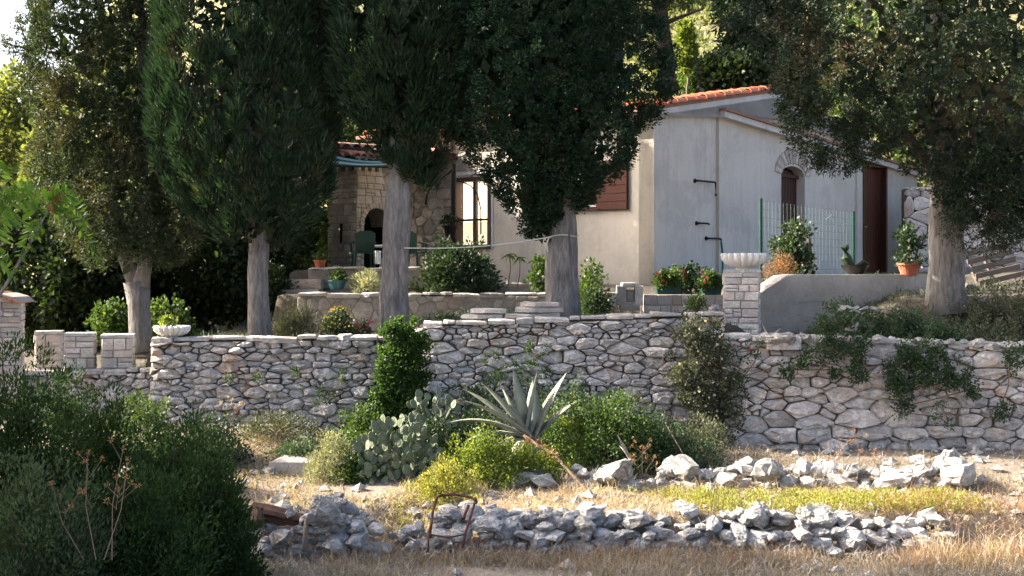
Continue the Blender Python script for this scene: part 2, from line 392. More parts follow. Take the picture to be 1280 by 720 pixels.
M['soil'] = mk_soil('dry_soil', ((.17, .135, .10), (.27, .22, .17), (.38, .32, .26)))
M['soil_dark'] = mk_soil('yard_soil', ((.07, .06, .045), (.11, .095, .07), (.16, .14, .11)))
M['hill'] = mk_soil('hill_grass', ((.10, .11, .04), (.22, .20, .09), (.34, .30, .18)))
def mk_glow(name, col, e):
    m, nt, b = mat_base(name, .7); b.inputs['Base Color'].default_value = (*col, 1)
    b.inputs['Emission Color'].default_value = (*col, 1); b.inputs['Emission Strength'].default_value = e
    return m
M['glow_curtain'] = mk_glow('reflection_glow', (.95, .80, .58), .75)  # self-glowing: imitates the bright reflection in the window panes
def mk_glass(name):
    m, nt, b = mat_base(name, .06); b.inputs['Base Color'].default_value = (.9, .9, .9, 1)
    g = nn(nt, 'BsdfGlossy'); g.inputs['Roughness'].default_value = .04
    t = nn(nt, 'BsdfTransparent'); pass
    mx = nn(nt, 'MixShader'); mx.inputs[0].default_value = .14; nt.links.new(t.outputs[0], mx.inputs[1]); nt.links.new(g.outputs[0], mx.inputs[2])
    nt.links.new(mx.outputs[0], nt.nodes['Material Output'].inputs['Surface']); return m
M['glow_net'] = mk_glow('reflection_glow_net', (.72, .60, .44), .42)  # dimmer self-glow imitating the reflection in the lower panes
M['glass'] = mk_glass('window_glass')
M['glass_dark'] = plain_mat('dark_pane', (.03, .03, .035), .08, .1, 3, 0)
# ------------------------------------------------------------------ the ground
def ss(a, b, x):
    t = np.clip((x - a) / (np.asarray(b) - a), 0, 1); return t * t * (3 - 2 * t)
_gw = G.uniform(0, 6.28, (10, 2)); _gf = G.normal(0, 1, (10, 2))
def wob(x, y, f):
    r = 0
    for i in range(10): r = r + np.sin(x * _gf[i, 0] * f + _gw[i, 0]) * np.cos(y * _gf[i, 1] * f + _gw[i, 1])
    return r / 5
def hgt(x, y):
    x = np.asarray(x, float); y = np.asarray(y, float)
    g = np.exp(-((x + .68) / .42) ** 2)
    a = 10.32 - .45 * g; b = 10.6 + 1.4 * g
    front = .31 * ss(a, b, y) + .10 * ss(11.0, 13.6, y) + .02 * wob(x, y, 4)
    left_up = .25 * ss(-1.6, -2.6, x) * ss(11.5, 13.8, y)
    front = front + left_up
    yard = np.where(x < -4.05, 1.15, 1.46)
    yard = yard + .26 * ss(-1.3, -1.0, x)
    bank = 1.40 + (.10 * ss(14.2, 15.6, y) + (.48 * ss(14.2, 15.8, y) + .2 * ss(16, 19, y)) * ss(3.4, 5.0, x)) + .03 * np.maximum(0, x - 4) * ss(14.2, 15.8, y)
    yard = yard * (1 - ss(2.45, 2.9, x)) + bank * ss(2.45, 2.9, x)
    up = 1.98 + .12 * ss(18.6, 19.2, y) + .23 * ss(19.03, 19.09, y) * ss(-.5, -.7, x) * ss(-3.6, -3.4, x)
    k = ss(18.05, 18.12, y) * ss(-3.45, -3.3, x) * (1 - ss(2.9, 3.0, x))
    yard = yard * (1 - k) + up * k
    k2 = ss(16.45, 16.5, y) * ss(3.05, 3.15, x) * (1 - ss(5.3, 5.45, x))
    yard = yard * (1 - k2) + 2.2 * k2
    far = ss(18, 22, y) * .5 * ss(-3.4, -4.2, x)
    yard = yard + far + .015 * wob(x, y, 3)
    st = ss(14.26, 14.30, y)
    z = front * (1 - st) + yard * st
    ang = x / np.maximum(y, 1)
    kh = .07 + .33 * ss(-.42, -.2, ang)
    z = z + np.maximum(0, y - 29) * kh * np.where(y > 29, 1, 0) + np.where(y > 29, wob(x * .08, y * .08, 1) * np.minimum(3, (y - 29) * .1), 0)
    return z
def hz(x, y): return float(hgt(x, y))
def sheet(name, xs, ys, mat):
    xx, yy = np.meshgrid(xs, ys); zz = hgt(xx, yy)
    V = np.column_stack([xx.ravel(), yy.ravel(), zz.ravel()]); nx = len(xs)
    i, j = np.meshgrid(np.arange(nx - 1), np.arange(len(ys) - 1)); a = (j * nx + i).ravel()
    return obj(name, (V, np.column_stack([a, a + 1, a + nx + 1, a + nx])), mat, smooth=True, kind='structure')
def dense(lo, hi, step, out): return np.unique(np.concatenate([-np.array(out[::-1]) if lo < 0 else [], np.arange(lo, hi, step), out]))
XS = np.unique(np.round(np.concatenate([[-400, -200, -100, -60, -40, -28, -20, -15, -12, -10], np.arange(-9, 9, .08), [9, 10, 12, 15, 20, 28, 40, 60, 100, 200, 400]]), 3))
sheet('field', XS, np.unique(np.concatenate([[-300, -100, -30, -10, 0, 4, 6, 7.5], np.arange(8, 14.16, .08), [14.2]])), M['soil'])
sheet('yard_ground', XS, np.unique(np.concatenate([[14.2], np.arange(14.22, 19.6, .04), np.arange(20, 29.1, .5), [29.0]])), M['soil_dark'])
sheet('hillside', np.unique(np.concatenate([np.arange(-400, 401, 20.), np.arange(-60, 60, 1.5)])), np.concatenate([np.arange(29, 60, 1.), np.arange(60, 420, 12.)]), M['hill'])

# ------------------------------------------------------------------ masonry
def clip(poly, nx, ny, c):
    out = []; n = len(poly)
    for i in range(n):
        p, q = poly[i], poly[(i + 1) % n]
        dp = nx * p[0] + ny * p[1] - c; dq = nx * q[0] + ny * q[1] - c
        if dp <= 0: out.append(p)
        if dp * dq < 0:
            t = dp / (dp - dq); out.append((p[0] + t * (q[0] - p[0]), p[1] + t * (q[1] - p[1])))
    return out
def area(p):
    p = np.array(p); x, y = p[:, 0], p[:, 1]; return .5 * abs(np.dot(x, np.roll(y, -1)) - np.dot(y, np.roll(x, -1)))
def rubble_cells(region, rmin, rmax, stretch=1.6, gap=.008, tries=2600, power=1.6, pack=.86):
    """irregular stone outlines that fill a convex region"""
    reg = [(s / stretch, z) for s, z in region]; A = np.array(reg); lo, hi = A.min(0), A.max(0)
    pts, rad = [], []
    z = lo[1]; taken = []
    row = 0
    while z < hi[1]:
        h = 2 * (rmin + (rmax - rmin) * RN.random() ** power)
        x = lo[0] - RN.uniform(0, h)
        while x < hi[0] + h:
            w = h * RN.choice((.45, .6, .8, 1.0, 1.3, 1.7)) * RN.uniform(.85, 1.15); big = RN.random() < .10 and z + 2 * h < hi[1]
            c = (x + w / 2, z + h / 2 + RN.uniform(-.24, .24) * h); r = h * RN.uniform(.35, .6)
            if big: w *= 1.5; r = rmax * RN.uniform(1.0, 1.25); c = (x + w / 2, z + h * .75)
            if all(math.hypot(c[0] - t[0], c[1] - t[1]) > t[2] * 1.12 for t in taken):
                if big: taken.append((c[0], c[1], r))
                pts.append(c); rad.append(r)
                if not big and RN.random() < .34: pts.append((c[0] + w * .45, c[1] + h * RN.choice((-.45, .45)))); rad.append(h * RN.uniform(.12, .3))
            x += w
        z += h * .97; row += 1
    keep = []
    for i, c in enumerate(pts):
        if all(math.hypot(c[0] - t[0], c[1] - t[1]) > t[2] * .95 or (c[0] == t[0] and c[1] == t[1]) for t in taken): keep.append(i)
    pts = np.array([pts[i] for i in keep]); rad = np.array([rad[i] for i in keep])
    out = []
    for i in range(len(pts)):
        poly = list(reg); c = pts[i]; vg = RN.choice((.4, .8, 1.1, 2.0))
        d = np.hypot(*(pts - c).T); near = np.argsort(d)[1:34]
        for j in near:
            q = pts[j]; dx, dy = q - c; l = math.hypot(dx, dy)
            cc = (q.dot(q) - rad[j] ** 2 - c.dot(c) + rad[i] ** 2) / 2
            poly = clip(poly, dx / l, dy / l, cc / l - gap / 2 * vg)
            if len(poly) < 3: break
        if len(poly) < 3: continue
        p = [(x * stretch, y) for x, y in poly]
        if area(p) < .00035: continue
        q = []; m = len(p)                                  # knock most of the corners off
        for k in range(m):
            a, b, e = np.array(p[k - 1]), np.array(p[k]), np.array(p[(k + 1) % m])
            if RN.random() < .6:
                t = RN.uniform(.08, .24); q += [b + (a - b) * t, b + (e - b) * t * RN.uniform(.7, 1.2)]
            else: q.append(b)
        r_ = [q[0]]
        for v in q[1:]:
            if np.linalg.norm(v - r_[-1]) > .006: r_.append(v)
        if len(r_) < 11:                                     # break the longest edges so that no stone is ruled straight
            rr2 = []
            for k in range(len(r_)):
                a, b = r_[k], r_[(k + 1) % len(r_)]; rr2.append(a); l = np.linalg.norm(b - a)
                if l > .07:
                    t = RN.uniform(.3, .7); nrm = np.array((a[1] - b[1], b[0] - a[0])) / l; rr2.append(a + (b - a) * t + nrm * RN.uniform(-.013, .010))
            r_ = rr2
        r_ = np.array(r_)
        if area(r_) > 0 and (np.dot(r_[:, 0], np.roll(r_[:, 1], -1)) - np.dot(r_[:, 1], np.roll(r_[:, 0], -1))) < 0: r_ = r_[::-1]
        out.append(r_)
    return out
def lay(root, fr, cells, mat, d0=-.12, d1=.03, dvar=.038, ch=.02, bulge=.014, jit=.008, tilt=.2, maxn=290, name='stone', skip=None):
    cells = sorted(cells, key=lambda c: -area(c)); rest = []
    for k, c in enumerate(cells):
        if skip is not None and skip(c.mean(0)): continue
        s = math.sqrt(area(c))
        VF = prism(fr, c, d0, d1 + RN.uniform(-dvar, dvar), min(ch, s * .22), bulge * RN.uniform(.2, 1.4) * min(1, s / .12), min(jit, s * .07), tilt, mid=s > .11)
        if k < maxn: obj(name, VF, mat, root)
        else: rest.append(VF)
    if rest: obj('small_stones', join(rest), mat, root, kind='stuff')
def courses(w, h, hmin, hmax, wmin, wmax, gap=.006, wob_=.15):
    """ashlar-like rows of blocks in a w x h rectangle"""
    out = []; z = 0
    while z < h - 1e-4:
        ch_ = RN.uniform(hmin, hmax)
        if h - z - ch_ < hmin * .8: ch_ = h - z
        s = -RN.uniform(0, wmin) * 0; row = []
        while s < w - 1e-4:
            cw = RN.uniform(wmin, wmax)
            if w - s - cw < wmin * .7: cw = w - s
            g = gap / 2; j = lambda: RN.uniform(-1, 1) * wob_ * gap * 1.6
            if ch_ > hmin * 1.25 and RN.random() < .25:      # two thin stones in place of one
                m = ch_ * RN.uniform(.4, .6)
                row += [[(s + g, z + g), (s + cw - g, z + g + j()), (s + cw - g, z + m - g), (s + g, z + m - g + j())],
                        [(s + g, z + m + g), (s + cw - g, z + m + g + j()), (s + cw - g, z + ch_ - g), (s + g, z + ch_ - g)]]
            else:
                row.append([(s + g, z + g + j()), (s + cw - g + j(), z + g), (s + cw - g, z + ch_ - g + j()), (s + g + j(), z + ch_ - g)])
            s += cw
        out += row; z += ch_
    return [np.array(c) for c in out]
def quadface(root, q, hmin, hmax, wmin, wmax, mat, d0=-.03, d1=.012, gap=.008, ch=.008, hole=None, name='stone', dv=.006):
    """courses of stone on a planar quad (bottom-left, bottom-right, top-right, top-left seen from outside)"""
    q = [np.array(p, float) for p in q]
    a = q[1] - q[0]; a /= np.linalg.norm(a); n = np.cross(a, q[3] - q[0]); n /= np.linalg.norm(n); b = np.cross(n, a)
    fr = (q[0], a, b, n); w = (np.linalg.norm(q[1] - q[0]) + np.linalg.norm(q[2] - q[3])) / 2; h = (q[3] - q[0]).dot(b)
    for c in courses(w, h, hmin, hmax, wmin, wmax, gap):
        pts = []
        for s, z in c:
            u, v = s / w, z / h
            p = (q[0] * (1 - u) + q[1] * u) * (1 - v) + (q[3] * (1 - u) + q[2] * u) * v - q[0]
            pts.append((p.dot(a), p.dot(b)))
        pts = np.array(pts)
        if hole is not None:
            pts = hole(pts)
            if pts is None or area(pts) < .0006: continue
        obj(name, prism(fr, pts, d0, d1 + RN.uniform(-dv, dv), ch, .003, .0015, .04), mat, root)
    return fr

def capstones(root, x0, x1, y, zt, th, depth, mat, lo=.12, hi=.42, ang=0.0):
    s = x0
    while s < x1 - .02:
        l = RN.uniform(lo, hi)
        if x1 - s - l < lo * .6: l = x1 - s
        t = zt((s + l / 2)) if callable(zt) else zt
        d = RN.uniform(-.03, .03); hh = th * RN.uniform(.55, 1.25); t += RN.uniform(-.012, .012)
        e = lambda: RN.uniform(-.018, .018)
        poly = [(s + .006 + e() * .3, y - .05 + d + e()), (s + l * .45, y - .065 + d + e()), (s + l - .006 + e() * .3, y - .05 + d + e()), (s + l - .006, y + depth + e()), (s + l * .5, y + depth + .02 + e()), (s + .006, y + depth + e())]
        fr = hframe(0, 0, t - hh)
        obj('capstone', prism(fr, poly, 0, hh, .012, .006, .004, .05), mat, root)
        s += l
def terrace_wall(label, px0, px1, D, ztop0, ztop1, zb, mat, capmat, rmin, rmax, stretch=1.6, cap=.07, core=.32, group=None, power=1.6, tries=2600, pack=.86, gap=.010, batter=.06, x0=None, x1=None):
    x0 = X(px0, D) if x0 is None else x0; x1 = X(px1, D) if x1 is None else x1
    L = x1 - x0
    root = thing('dry_stone_wall', label, 'wall', ((x0 + x1) / 2, D, zb), group)
    fr = frame((x0, D, zb), (1, 0, 0), (0, batter, math.sqrt(1 - batter ** 2)), (0, -1, batter))
    h0, h1 = ztop0 - zb - cap, ztop1 - zb - cap
    cells = rubble_cells([(0, 0), (L, 0), (L, h1), (0, h0)], rmin, rmax, stretch, gap, tries, power, pack)
    lay(root, fr, cells, mat)
    cv = fmap(fr, [(0, 0, -.035), (L, 0, -.035), (L, h1 + .015, -.035), (0, h0 + .015, -.035)])
    bk = cv.copy(); bk[:, 1] = D + core
    V = np.concatenate([cv, bk]); Q = [(0, 1, 2, 3), (5, 4, 7, 6), (0, 4, 5, 1), (1, 5, 6, 2), (2, 6, 7, 3), (3, 7, 4, 0)]
    obj('wall_core', (V, q2t(Q)), M['joint_soil'], root)
    if cap > 0:
        capstones(root, x0, x1, D + batter * max(h0, h1), lambda s: ztop0 + (ztop1 - ztop0) * (s - x0) / L, cap, core - .1, capmat)
    return root

D1 = 14.0
terrace_wall('rough dry stone wall with the scalloped bowl on its left end', 187, 472, D1, Z(423, D1), Z(419, D1), .45, M['stone'], M['cap'], .022, .052, 2.3, .05, power=1.3, gap=.006)
terrace_wall('tall dry stone wall behind the agave, from the ivy column to the stone pillar', 527, 907, D1 - .04, Z(403, D1), Z(389, D1), .35, M['stone'], M['cap'], .024, .062, 2.2, .055, power=1.3, gap=.007)
terrace_wall('warm pale dry stone retaining wall with creepers, at the right below the bank', 905, 1340, D1 - .3, Z(418, D1 - .3), Z(434, D1 - .3), .28, M['stone_right'], M['cap'], .027, .078, 2.0, .04, power=1.3, gap=.007, core=.5)
terrace_wall('last stretch of the right retaining wall, running on past the right edge', 1341, 1900, D1 - .3, Z(434, D1 - .3), Z(440, D1 - .3), .28, M['stone_right'], M['cap'], .06, .13, 1.9, .05, power=1.2, gap=.008, core=.5)
terrace_wall('last stretch of the low wall, running on past the left edge', -420, 29, D1 + .12, Z(466, D1), Z(466, D1), .5, M['stone'], M['cap'], .06, .12, 1.8, .05, power=1.2)
terrace_wall('stretch of wall hidden behind the ivy column', 470, 530, D1 + .05, Z(421, D1), Z(412, D1), .45, M['stone'], M['cap'], .04, .09, 1.6, .06, tries=400)
terrace_wall('low dry stone wall under the three short square pillars', 30, 190, D1 + .12, Z(466, D1), Z(462, D1), .5, M['stone'], M['cap'], .035, .08, 1.6, .05, tries=1500)

def sq_pillar(name, label, cx, cy, w, z0, z1, mat, hm=.07, hM=.12, wm=.10, wM=.2, core=None, cap=.03, group=None, ang=0.0, capmat=None):
    root = thing(name, label, 'pillar', (cx, cy, z0), group)
    h = w / 2; ca, sa = math.cos(ang), math.sin(ang)
    cor = [(cx + (a * ca - b * sa) * h, cy + (a * sa + b * ca) * h) for a, b in ((-1, -1), (1, -1), (1, 1), (-1, 1))]
    obj('pillar_core', box(cx, cy, z0, w - .02, w - .02, z1 - z0 - .01, ang), core or M['mortar_pale'], root)
    for k in range(4):
        if k == 2: continue
        a, b = cor[k], cor[(k + 1) % 4]
        quadface(root, [(*a, z0), (*b, z0), (*b, z1 - cap), (*a, z1 - cap)], hm, hM, wm, wM, mat, gap=.008)
    if cap: obj('cap_slab', prism(hframe(cx, cy, z1 - cap, ang), [(-h - .012, -h - .012), (h + .012, -h - .012), (h + .012, h + .012), (-h - .012, h + .012)], 0, cap, .008, .004, .003), capmat or M['cap'], root)
    return root
Dp = 14.3
for i, (a, b, top, D, lab) in enumerate([(123, 166, 418, Dp, 'short square stone pillar, nearest the bowl of the three on the low wall'),
                                         (77, 117, 416, Dp, 'short square stone pillar, middle one of the three on the low wall'),
                                         (40, 76, 414, 15.1, 'short square stone pillar, nearest the tile-capped pillar and set farther back')]):
    sq_pillar('short_pillar', lab, X((a + b) / 2, D), D + .1, (b - a) * .87 * D / FPX, 1.0, Z(top, D), M['pillar'], group='short stone pillars on the low wall', cap=.035, ang=math.atan2(-X((a + b) / 2, D), D) * .8)
pt = sq_pillar('tall_pillar', 'tall square stone pillar capped with terracotta tiles at the left edge', X(-4, 13.9), 14.1, .38, .9, Z(378, 13.9), M['pillar'], cap=0, ang=.3)
zt = Z(378, 13.9); cx = X(-4, 13.9)
obj('cap_slab', prism(vframe(cx, 14.1 - .24, zt, 0), [(-.25, 0), (.25, 0), (.19, .06), (.06, .10), (-.06, .10), (-.19, .06)], -.48, 0, .01), M['mortar_pale'], pt)
def tile_vf(p, d, up, length, r, r2=None, n=7, th=.012):
    """barrel roof tile from p along d"""
    r2 = r2 or r * .82; d = np.array(d, float); d /= np.linalg.norm(d); up = np.array(up, float); up = up - d * up.dot(d); up /= np.linalg.norm(up); sd = np.cross(d, up)
    V = []
    for (t, rr) in ((0, r), (length, r2)):
        for k in range(n):
            a = math.pi * k / (n - 1); V.append(np.array(p) + d * t + sd * math.cos(a) * rr + up * math.sin(a) * rr * .8)
        for k in range(n):
            a = math.pi * k / (n - 1); V.append(np.array(p) + d * t + sd * math.cos(a) * (rr - th) + up * math.sin(a) * (rr - th) * .8 - up * th * .2)
    Q = []
    for k in range(n - 1):
        Q += [(k, k + 1, 2 * n + k + 1, 2 * n + k), (n + k + 1, n + k, 3 * n + k, 3 * n + k + 1), (k + 1, k, n + k, n + k + 1), (2 * n + k, 2 * n + k + 1, 3 * n + k + 1, 3 * n + k)]
    return np.array(V), q2t(Q)
for k in range(4):
    obj('roof_tile', tile_vf((cx + .04 + k * .055, 13.84, zt + .065 - k * .022), (0, 1, 0), (.25, 0, 1), .4, .04), M['tile'], pt)
    if k < 2: obj('roof_tile', tile_vf((cx - .05 - k * .075, 13.80, zt + .085 - k * .02), (0, 1, 0), (-.25, 0, 1), .55, .052), M['tile'], pt)

Db = 14.75
bp = sq_pillar('bowl_pillar', 'pale squared stone pillar carrying the fluted bowl, left of the concrete wall', X(931, Db), Db + .2, .40, 1.35, Z(337, Db), M['pillar'], .06, .13, .10, .22, cap=.035, ang=-.18)

def bowl(label, cx, cy, z, r, h):
    root = thing('fluted_bowl', label, 'bowl', (cx, cy, z), 'fluted garden bowls')
    pr = [(.34 * r, 0, 0), (.38 * r, .04 * h, 0), (.34 * r, .12 * h, .2), (.55 * r, .18 * h, .6), (.80 * r, .36 * h, 1), (.95 * r, .60 * h, 1), (1.0 * r, .88 * h, 1), (.985 * r, 1.0 * h, .9), (.90 * r, .97 * h, .6), (.80 * r, .8 * h, .4), (.5 * r, .6 * h, 0), (.02 * r, .55 * h, 0)]
    obj('basin', lathe((cx, cy, z), pr, 144, 18, .22), M['bowl'], root, smooth=True)
    return root
zc = Z(337, Db)
bowl('large white fluted bowl, empty, on top of the pale square pillar', X(933, Db), Db + .18, zc, .245, .19)
bw = bowl('white fluted bowl with a leafy plant, on the left wall end', X(210, D1), D1 + .17, Z(423.5, D1), .185, .135)

# concrete wall right of the pillar, its left end sloped
Dc = 15.6
cw = thing('concrete_wall', 'grey concrete wall with a sloping pale end, between pillar and right cypress', 'wall', (X(1050, Dc), Dc, 1.3))
a_c = math.atan2(.75, X(1165, 16.4) - X(940, Dc)); frc = vframe(X(940, Dc), Dc, 0, a_c)
Lc = (X(1165, 16.35) - X(940, Dc)) / math.cos(a_c)
pc = [(0, 1.3), (Lc, 1.3), (Lc, Z(343, 16.3)), (.62, Z(343, 15.8)), (.48, Z(344.5, 15.75)), (.02, Z(371, Dc))]
obj('wall_body', prism(frc, [(.0, 1.3)] + pc[1:], -.34, 0, .012, 0, .004), M['concrete'], cw)
for (s, z, l, h) in ((.62, 1.93, .5, .05), (1.5, 1.75, .35, .04), (.25, 1.62, .16, .03), (2.0, 1.98, .3, .03)):
    obj('chipped_patch', prism(frc, [(s, z), (s + l, z + .01), (s + l * .9, z + h), (s + .02, z + h * .8)], -.02, .008, .005), M['concrete'], cw)

# upper terrace wall: crazy paving left, small rubble right
D2 = 18.0
tw = thing('flagstone_terrace_wall', 'terrace wall faced with flat irregular flagstones behind the two left trunks', 'wall', (X(500, D2), D2, 1.2))
def seg_wall(root, px0, px1, D, z0, z1, cells_kw, mat, core=M['mortar_pale'], th=.3, cap=.05, d1=.012, ch=.006, capmat=None, name='stone', maxn=290, core_drop=.0):
    x0, x1 = X(px0, D), X(px1, D); fr = vframe(x0, D, z0)
    cells = rubble_cells([(0, 0), (x1 - x0, 0), (x1 - x0, z1 - cap - z0), (0, z1 - cap - z0)], **cells_kw)
    lay(root, fr, cells, mat, d0=-.03, d1=d1, dvar=.006, ch=ch, bulge=.004, jit=.002, tilt=.04, maxn=maxn, name=name)
    obj('wall_core', fbox(fr, 0, x1 - x0, 0, z1 - z0 - cap, -th, 0), core, root)
    if cap: capstones(root, x0, x1, D + .03, z1, cap, th - .08, capmat or M['cap'], .25, .5)
seg_wall(tw, 372, 566, D2, 1.25, Z(366, D2), dict(rmin=.06, rmax=.13, stretch=1.0, gap=.016, tries=900, power=1.2), M['flag'], name='flagstone')
tw2 = thing('rubble_terrace_wall', 'low wall of small pale stones in front of the house, right of the second trunk', 'wall', (X(650, D2), D2, 1.4))
seg_wall(tw2, 566, 720, D2, 1.6, Z(366, D2), dict(rmin=.035, rmax=.08, stretch=1.3, gap=.012, tries=1200, power=1.6), M['flag'])
tw3 = thing('ledge_wall', 'mortared ledge wall in front of the patio furniture', 'wall', (X(440, 19), 19, 1.9))
x0, x1 = X(386, 19), X(560, 19)
obj('wall_body', fbox(vframe(x0, 18.95, 1.9), 0, x1 - x0, 0, Z(334, 19) - 1.9 - .04, -.25, 0), M['mortar'], tw3)
capstones(tw3, x0, x1, 18.98, Z(334, 19), .045, .2, M['flag'], .3, .6)
st = thing('stone_steps', 'worn stone steps rising at the left end of the terrace wall', 'steps', (X(365, 18.4), 18.4, 1.5))
for k in range(5):
    xa, xb = X(338, 18), X(392, 18)
    obj('step', prism(vframe(xa, 18.05 + k * .16, 1.45 + k * .15), [(0, 0), (xb - xa + RN.uniform(-.05, .05), 0), (xb - xa, .145), (.03, .145)], -.4, 0, .015, .004, .006), M['flag'], st)
lb = thing('block_wall', 'low wall of squared pale blocks under the green planters', 'wall', (X(856, 17), 17, 1.7))
quadface(lb, [(X(805, 17), 17, 1.66), (X(908, 17), 17, 1.66), (X(908, 17), 17, Z(368, 17)), (X(805, 17), 17, Z(368, 17))], .085, .12, .11, .22, M['pillar'], gap=.012)
obj('wall_core', fbox(vframe(X(805, 17), 17, 1.6), 0, X(908, 17) - X(805, 17), 0, Z(369, 17) - 1.6, -.5, .0), M['mortar_pale'], lb)

# ------------------------------------------------------------------ the house
A0 = np.array((2.21, 20.0, 0)); U = np.array((-.755, .654, 0)); U /= np.linalg.norm(U); VV = np.array((.654, .755, 0)); VV /= np.linalg.norm(VV)
NU = np.array((-VV[0], -VV[1], 0)); NV = -U
fe = (A0, U, np.array((0, 0, 1.0)), NU)          # eave wall: s runs away to the left
fg = (A0, VV, np.array((0, 0, 1.0)), NV)         # gable wall: s runs away to the right
house = thing('house', 'low white plastered house with terracotta tile roof and a stone-faced end', 'house', (2.21, 20, 1.9))
ZB, ZE = 1.8, 4.9
def flip(VF): return VF[0], VF[1][:, ::-1]
def wbox(fr, s0, s1, z0, z1, d0=-.28, d1=0.0, mat=None, name='wall', par=None):
    return obj(name, fbox(fr, s0, s1, z0, z1, d0, d1), mat or M['plaster'], par or house)
W2 = (1.09, 1.95, 3.35, 4.07); W1 = (3.40, 4.27, 2.70, 3.97)
walls = [fbox(fe, .002, W2[0], ZB, ZE, -.28, 0), fbox(fe, W2[0], W2[1], ZB, W2[2], -.28, 0), fbox(fe, W2[0], W2[1], W2[3], ZE, -.28, 0), fbox(fe, W2[1], W1[0], ZB, ZE, -.28, 0),
         fbox(fe, W1[0], W1[1], ZB, W1[2], -.28, 0), fbox(fe, W1[0], W1[1], W1[3], ZE, -.28, 0), fbox(fe, W1[1], 6.4, ZB, ZE, -.28, 0)]
obj('wall', join(walls), M['plaster'], house)
SL = .177
def gpoly(s0, s1, z0, ztop): return [(s0, z0), (s1, z0)] + ztop
obj('gable_wall', join([prism(fg, [(.0, ZB), (1.9, ZB), (1.9, ZE - .1 + SL * 1.9), (0, ZE - .1)], -.28, .002, .0005), prism(fg, [(1.9, 4.46), (7.6, 4.46), (7.6, ZE - .1), (3.9, ZE - .1 + SL * 3.9), (1.9, ZE - .1 + SL * 1.9)], -.28, .002, .0005)]), M['plaster'], house)
obj('verge_board', prism(fg, [(-.12, ZE - .15 - .12 * SL), (3.9, ZE - .15 + 3.9 * SL), (7.8, ZE - .15), (7.8, ZE - .02), (3.9, ZE - .02 + 3.9 * SL), (-.12, ZE - .02 - .12 * SL)], .003, .09, .004), M['plaster_trim'], house)
# roof deck and barrel tiles
frr = (A0 + np.array((0, 0, ZE)) - VV * .35 - np.array((0, 0, .35 * SL)), U, unit(VV + np.array((0, 0, SL))), unit(np.cross(U, VV + np.array((0, 0, SL))) * -1))
if frr[3][2] < 0: frr = (frr[0], frr[1], frr[2], -frr[3])
roof = obj('roof', fbox(frr, -.10, 6.5, 0, 4.3, -.06, 0), M['tile_old'], house)
nr = 15; step = .285
cnt = 0
for ci in range(30):
    s = -.06 + ci * .215
    rows = nr if ci < 7 else 5
    for r in range(rows):
        p = frr[0] + frr[1] * (s + RN.uniform(-.008, .008)) + frr[2] * (r * step - .03) + frr[3] * (.004 + RN.uniform(0, .012))
        obj('roof_tile', tile_vf(p, -(-frr[2]) + frr[3] * -.06, frr[3], .34, .098), M['tile_red'] if RN.random() < .5 else M['tile'], roof); cnt += 1
rear = []
back = (frr[0] + frr[2] * 4.3, U, unit(VV - np.array((0, 0, SL))), unit(np.array((0, 0, 1.0)) + VV * SL))
obj('rear_roof', fbox(back, -.10, 6.5, 0, 4.3, -.06, 0), M['tile_old'], house)
# eave board and gutter on the long side
obj('eave_board', fbox(fe, -.05, 6.4, ZE - .16, ZE - .06, .26, .30), M['wood_dark'], house)
# annex with the two doors
an = fg; zt_ = lambda s: 4.97 - .07 * (s - 1.83)
AD = (3.92, 4.80, 2.15, 4.05); DD = (7.08, 8.16, 2.2, 4.43)
F_ = .06
def apoly(s0, s1, z0, top=True, z1=None, d1=F_, d0=-.22):
    return prism(an, [(s0, z0), (s1, z0), (s1, zt_(s1) if z1 is None else z1), (s0, zt_(s0) if z1 is None else z1)], d0, d1, .001)
ann = [apoly(1.83, AD[0], ZB), apoly(AD[0], AD[1], ZB, z1=AD[2]), apoly(AD[1], 6.84, ZB)]
# above the arched door: stepped fan of quads round the arch
arc_c = (AD[0] + AD[1]) / 2; arc_r = (AD[1] - AD[0]) / 2; spr = 4.05; rise = .17
N = 10
for k in range(N):
    sa, sb = AD[0] + (AD[1] - AD[0]) * k / N, AD[0] + (AD[1] - AD[0]) * (k + 1) / N
    f = lambda s: spr + rise * math.sqrt(max(0, 1 - ((s - arc_c) / arc_r) ** 2))
    ann.append(prism(an, [(sa, f(sa)), (sb, f(sb)), (sb, zt_(sb)), (sa, zt_(sa))], -.22, F_, .001))
ann += [apoly(6.84, DD[0], ZB, d1=F_ + .05), apoly(DD[0], DD[1], DD[3], d1=F_ + .05), apoly(DD[0], DD[1], ZB, z1=DD[2], d1=F_ + .05), apoly(DD[1], 9.66, ZB, d1=F_ + .05)]
obj('annex_wall', join(ann), M['plaster'], house)
obj('annex_side', fbox((A0 + VV * 9.66, -NV, np.array((0, 0, 1.0)), VV), -.1, 3, ZB, 4.4, -.2, -.01), M['plaster'], house)
obj('annex_fascia', prism(an, [(1.80, zt_(1.8) - .10), (9.8, zt_(9.8) - .10), (9.8, zt_(9.8) + .0), (1.80, zt_(1.8) + .0)], -.3, F_ + .14, .004), M['plaster_trim'], house)
obj('annex_roof', prism(an, [(1.78, zt_(1.78) + .002), (9.85, zt_(9.85) + .002), (9.85, zt_(9.85) + .05), (1.78, zt_(1.78) + .05)], -3.2, F_ + .18, .004), M['tile_old'], house)
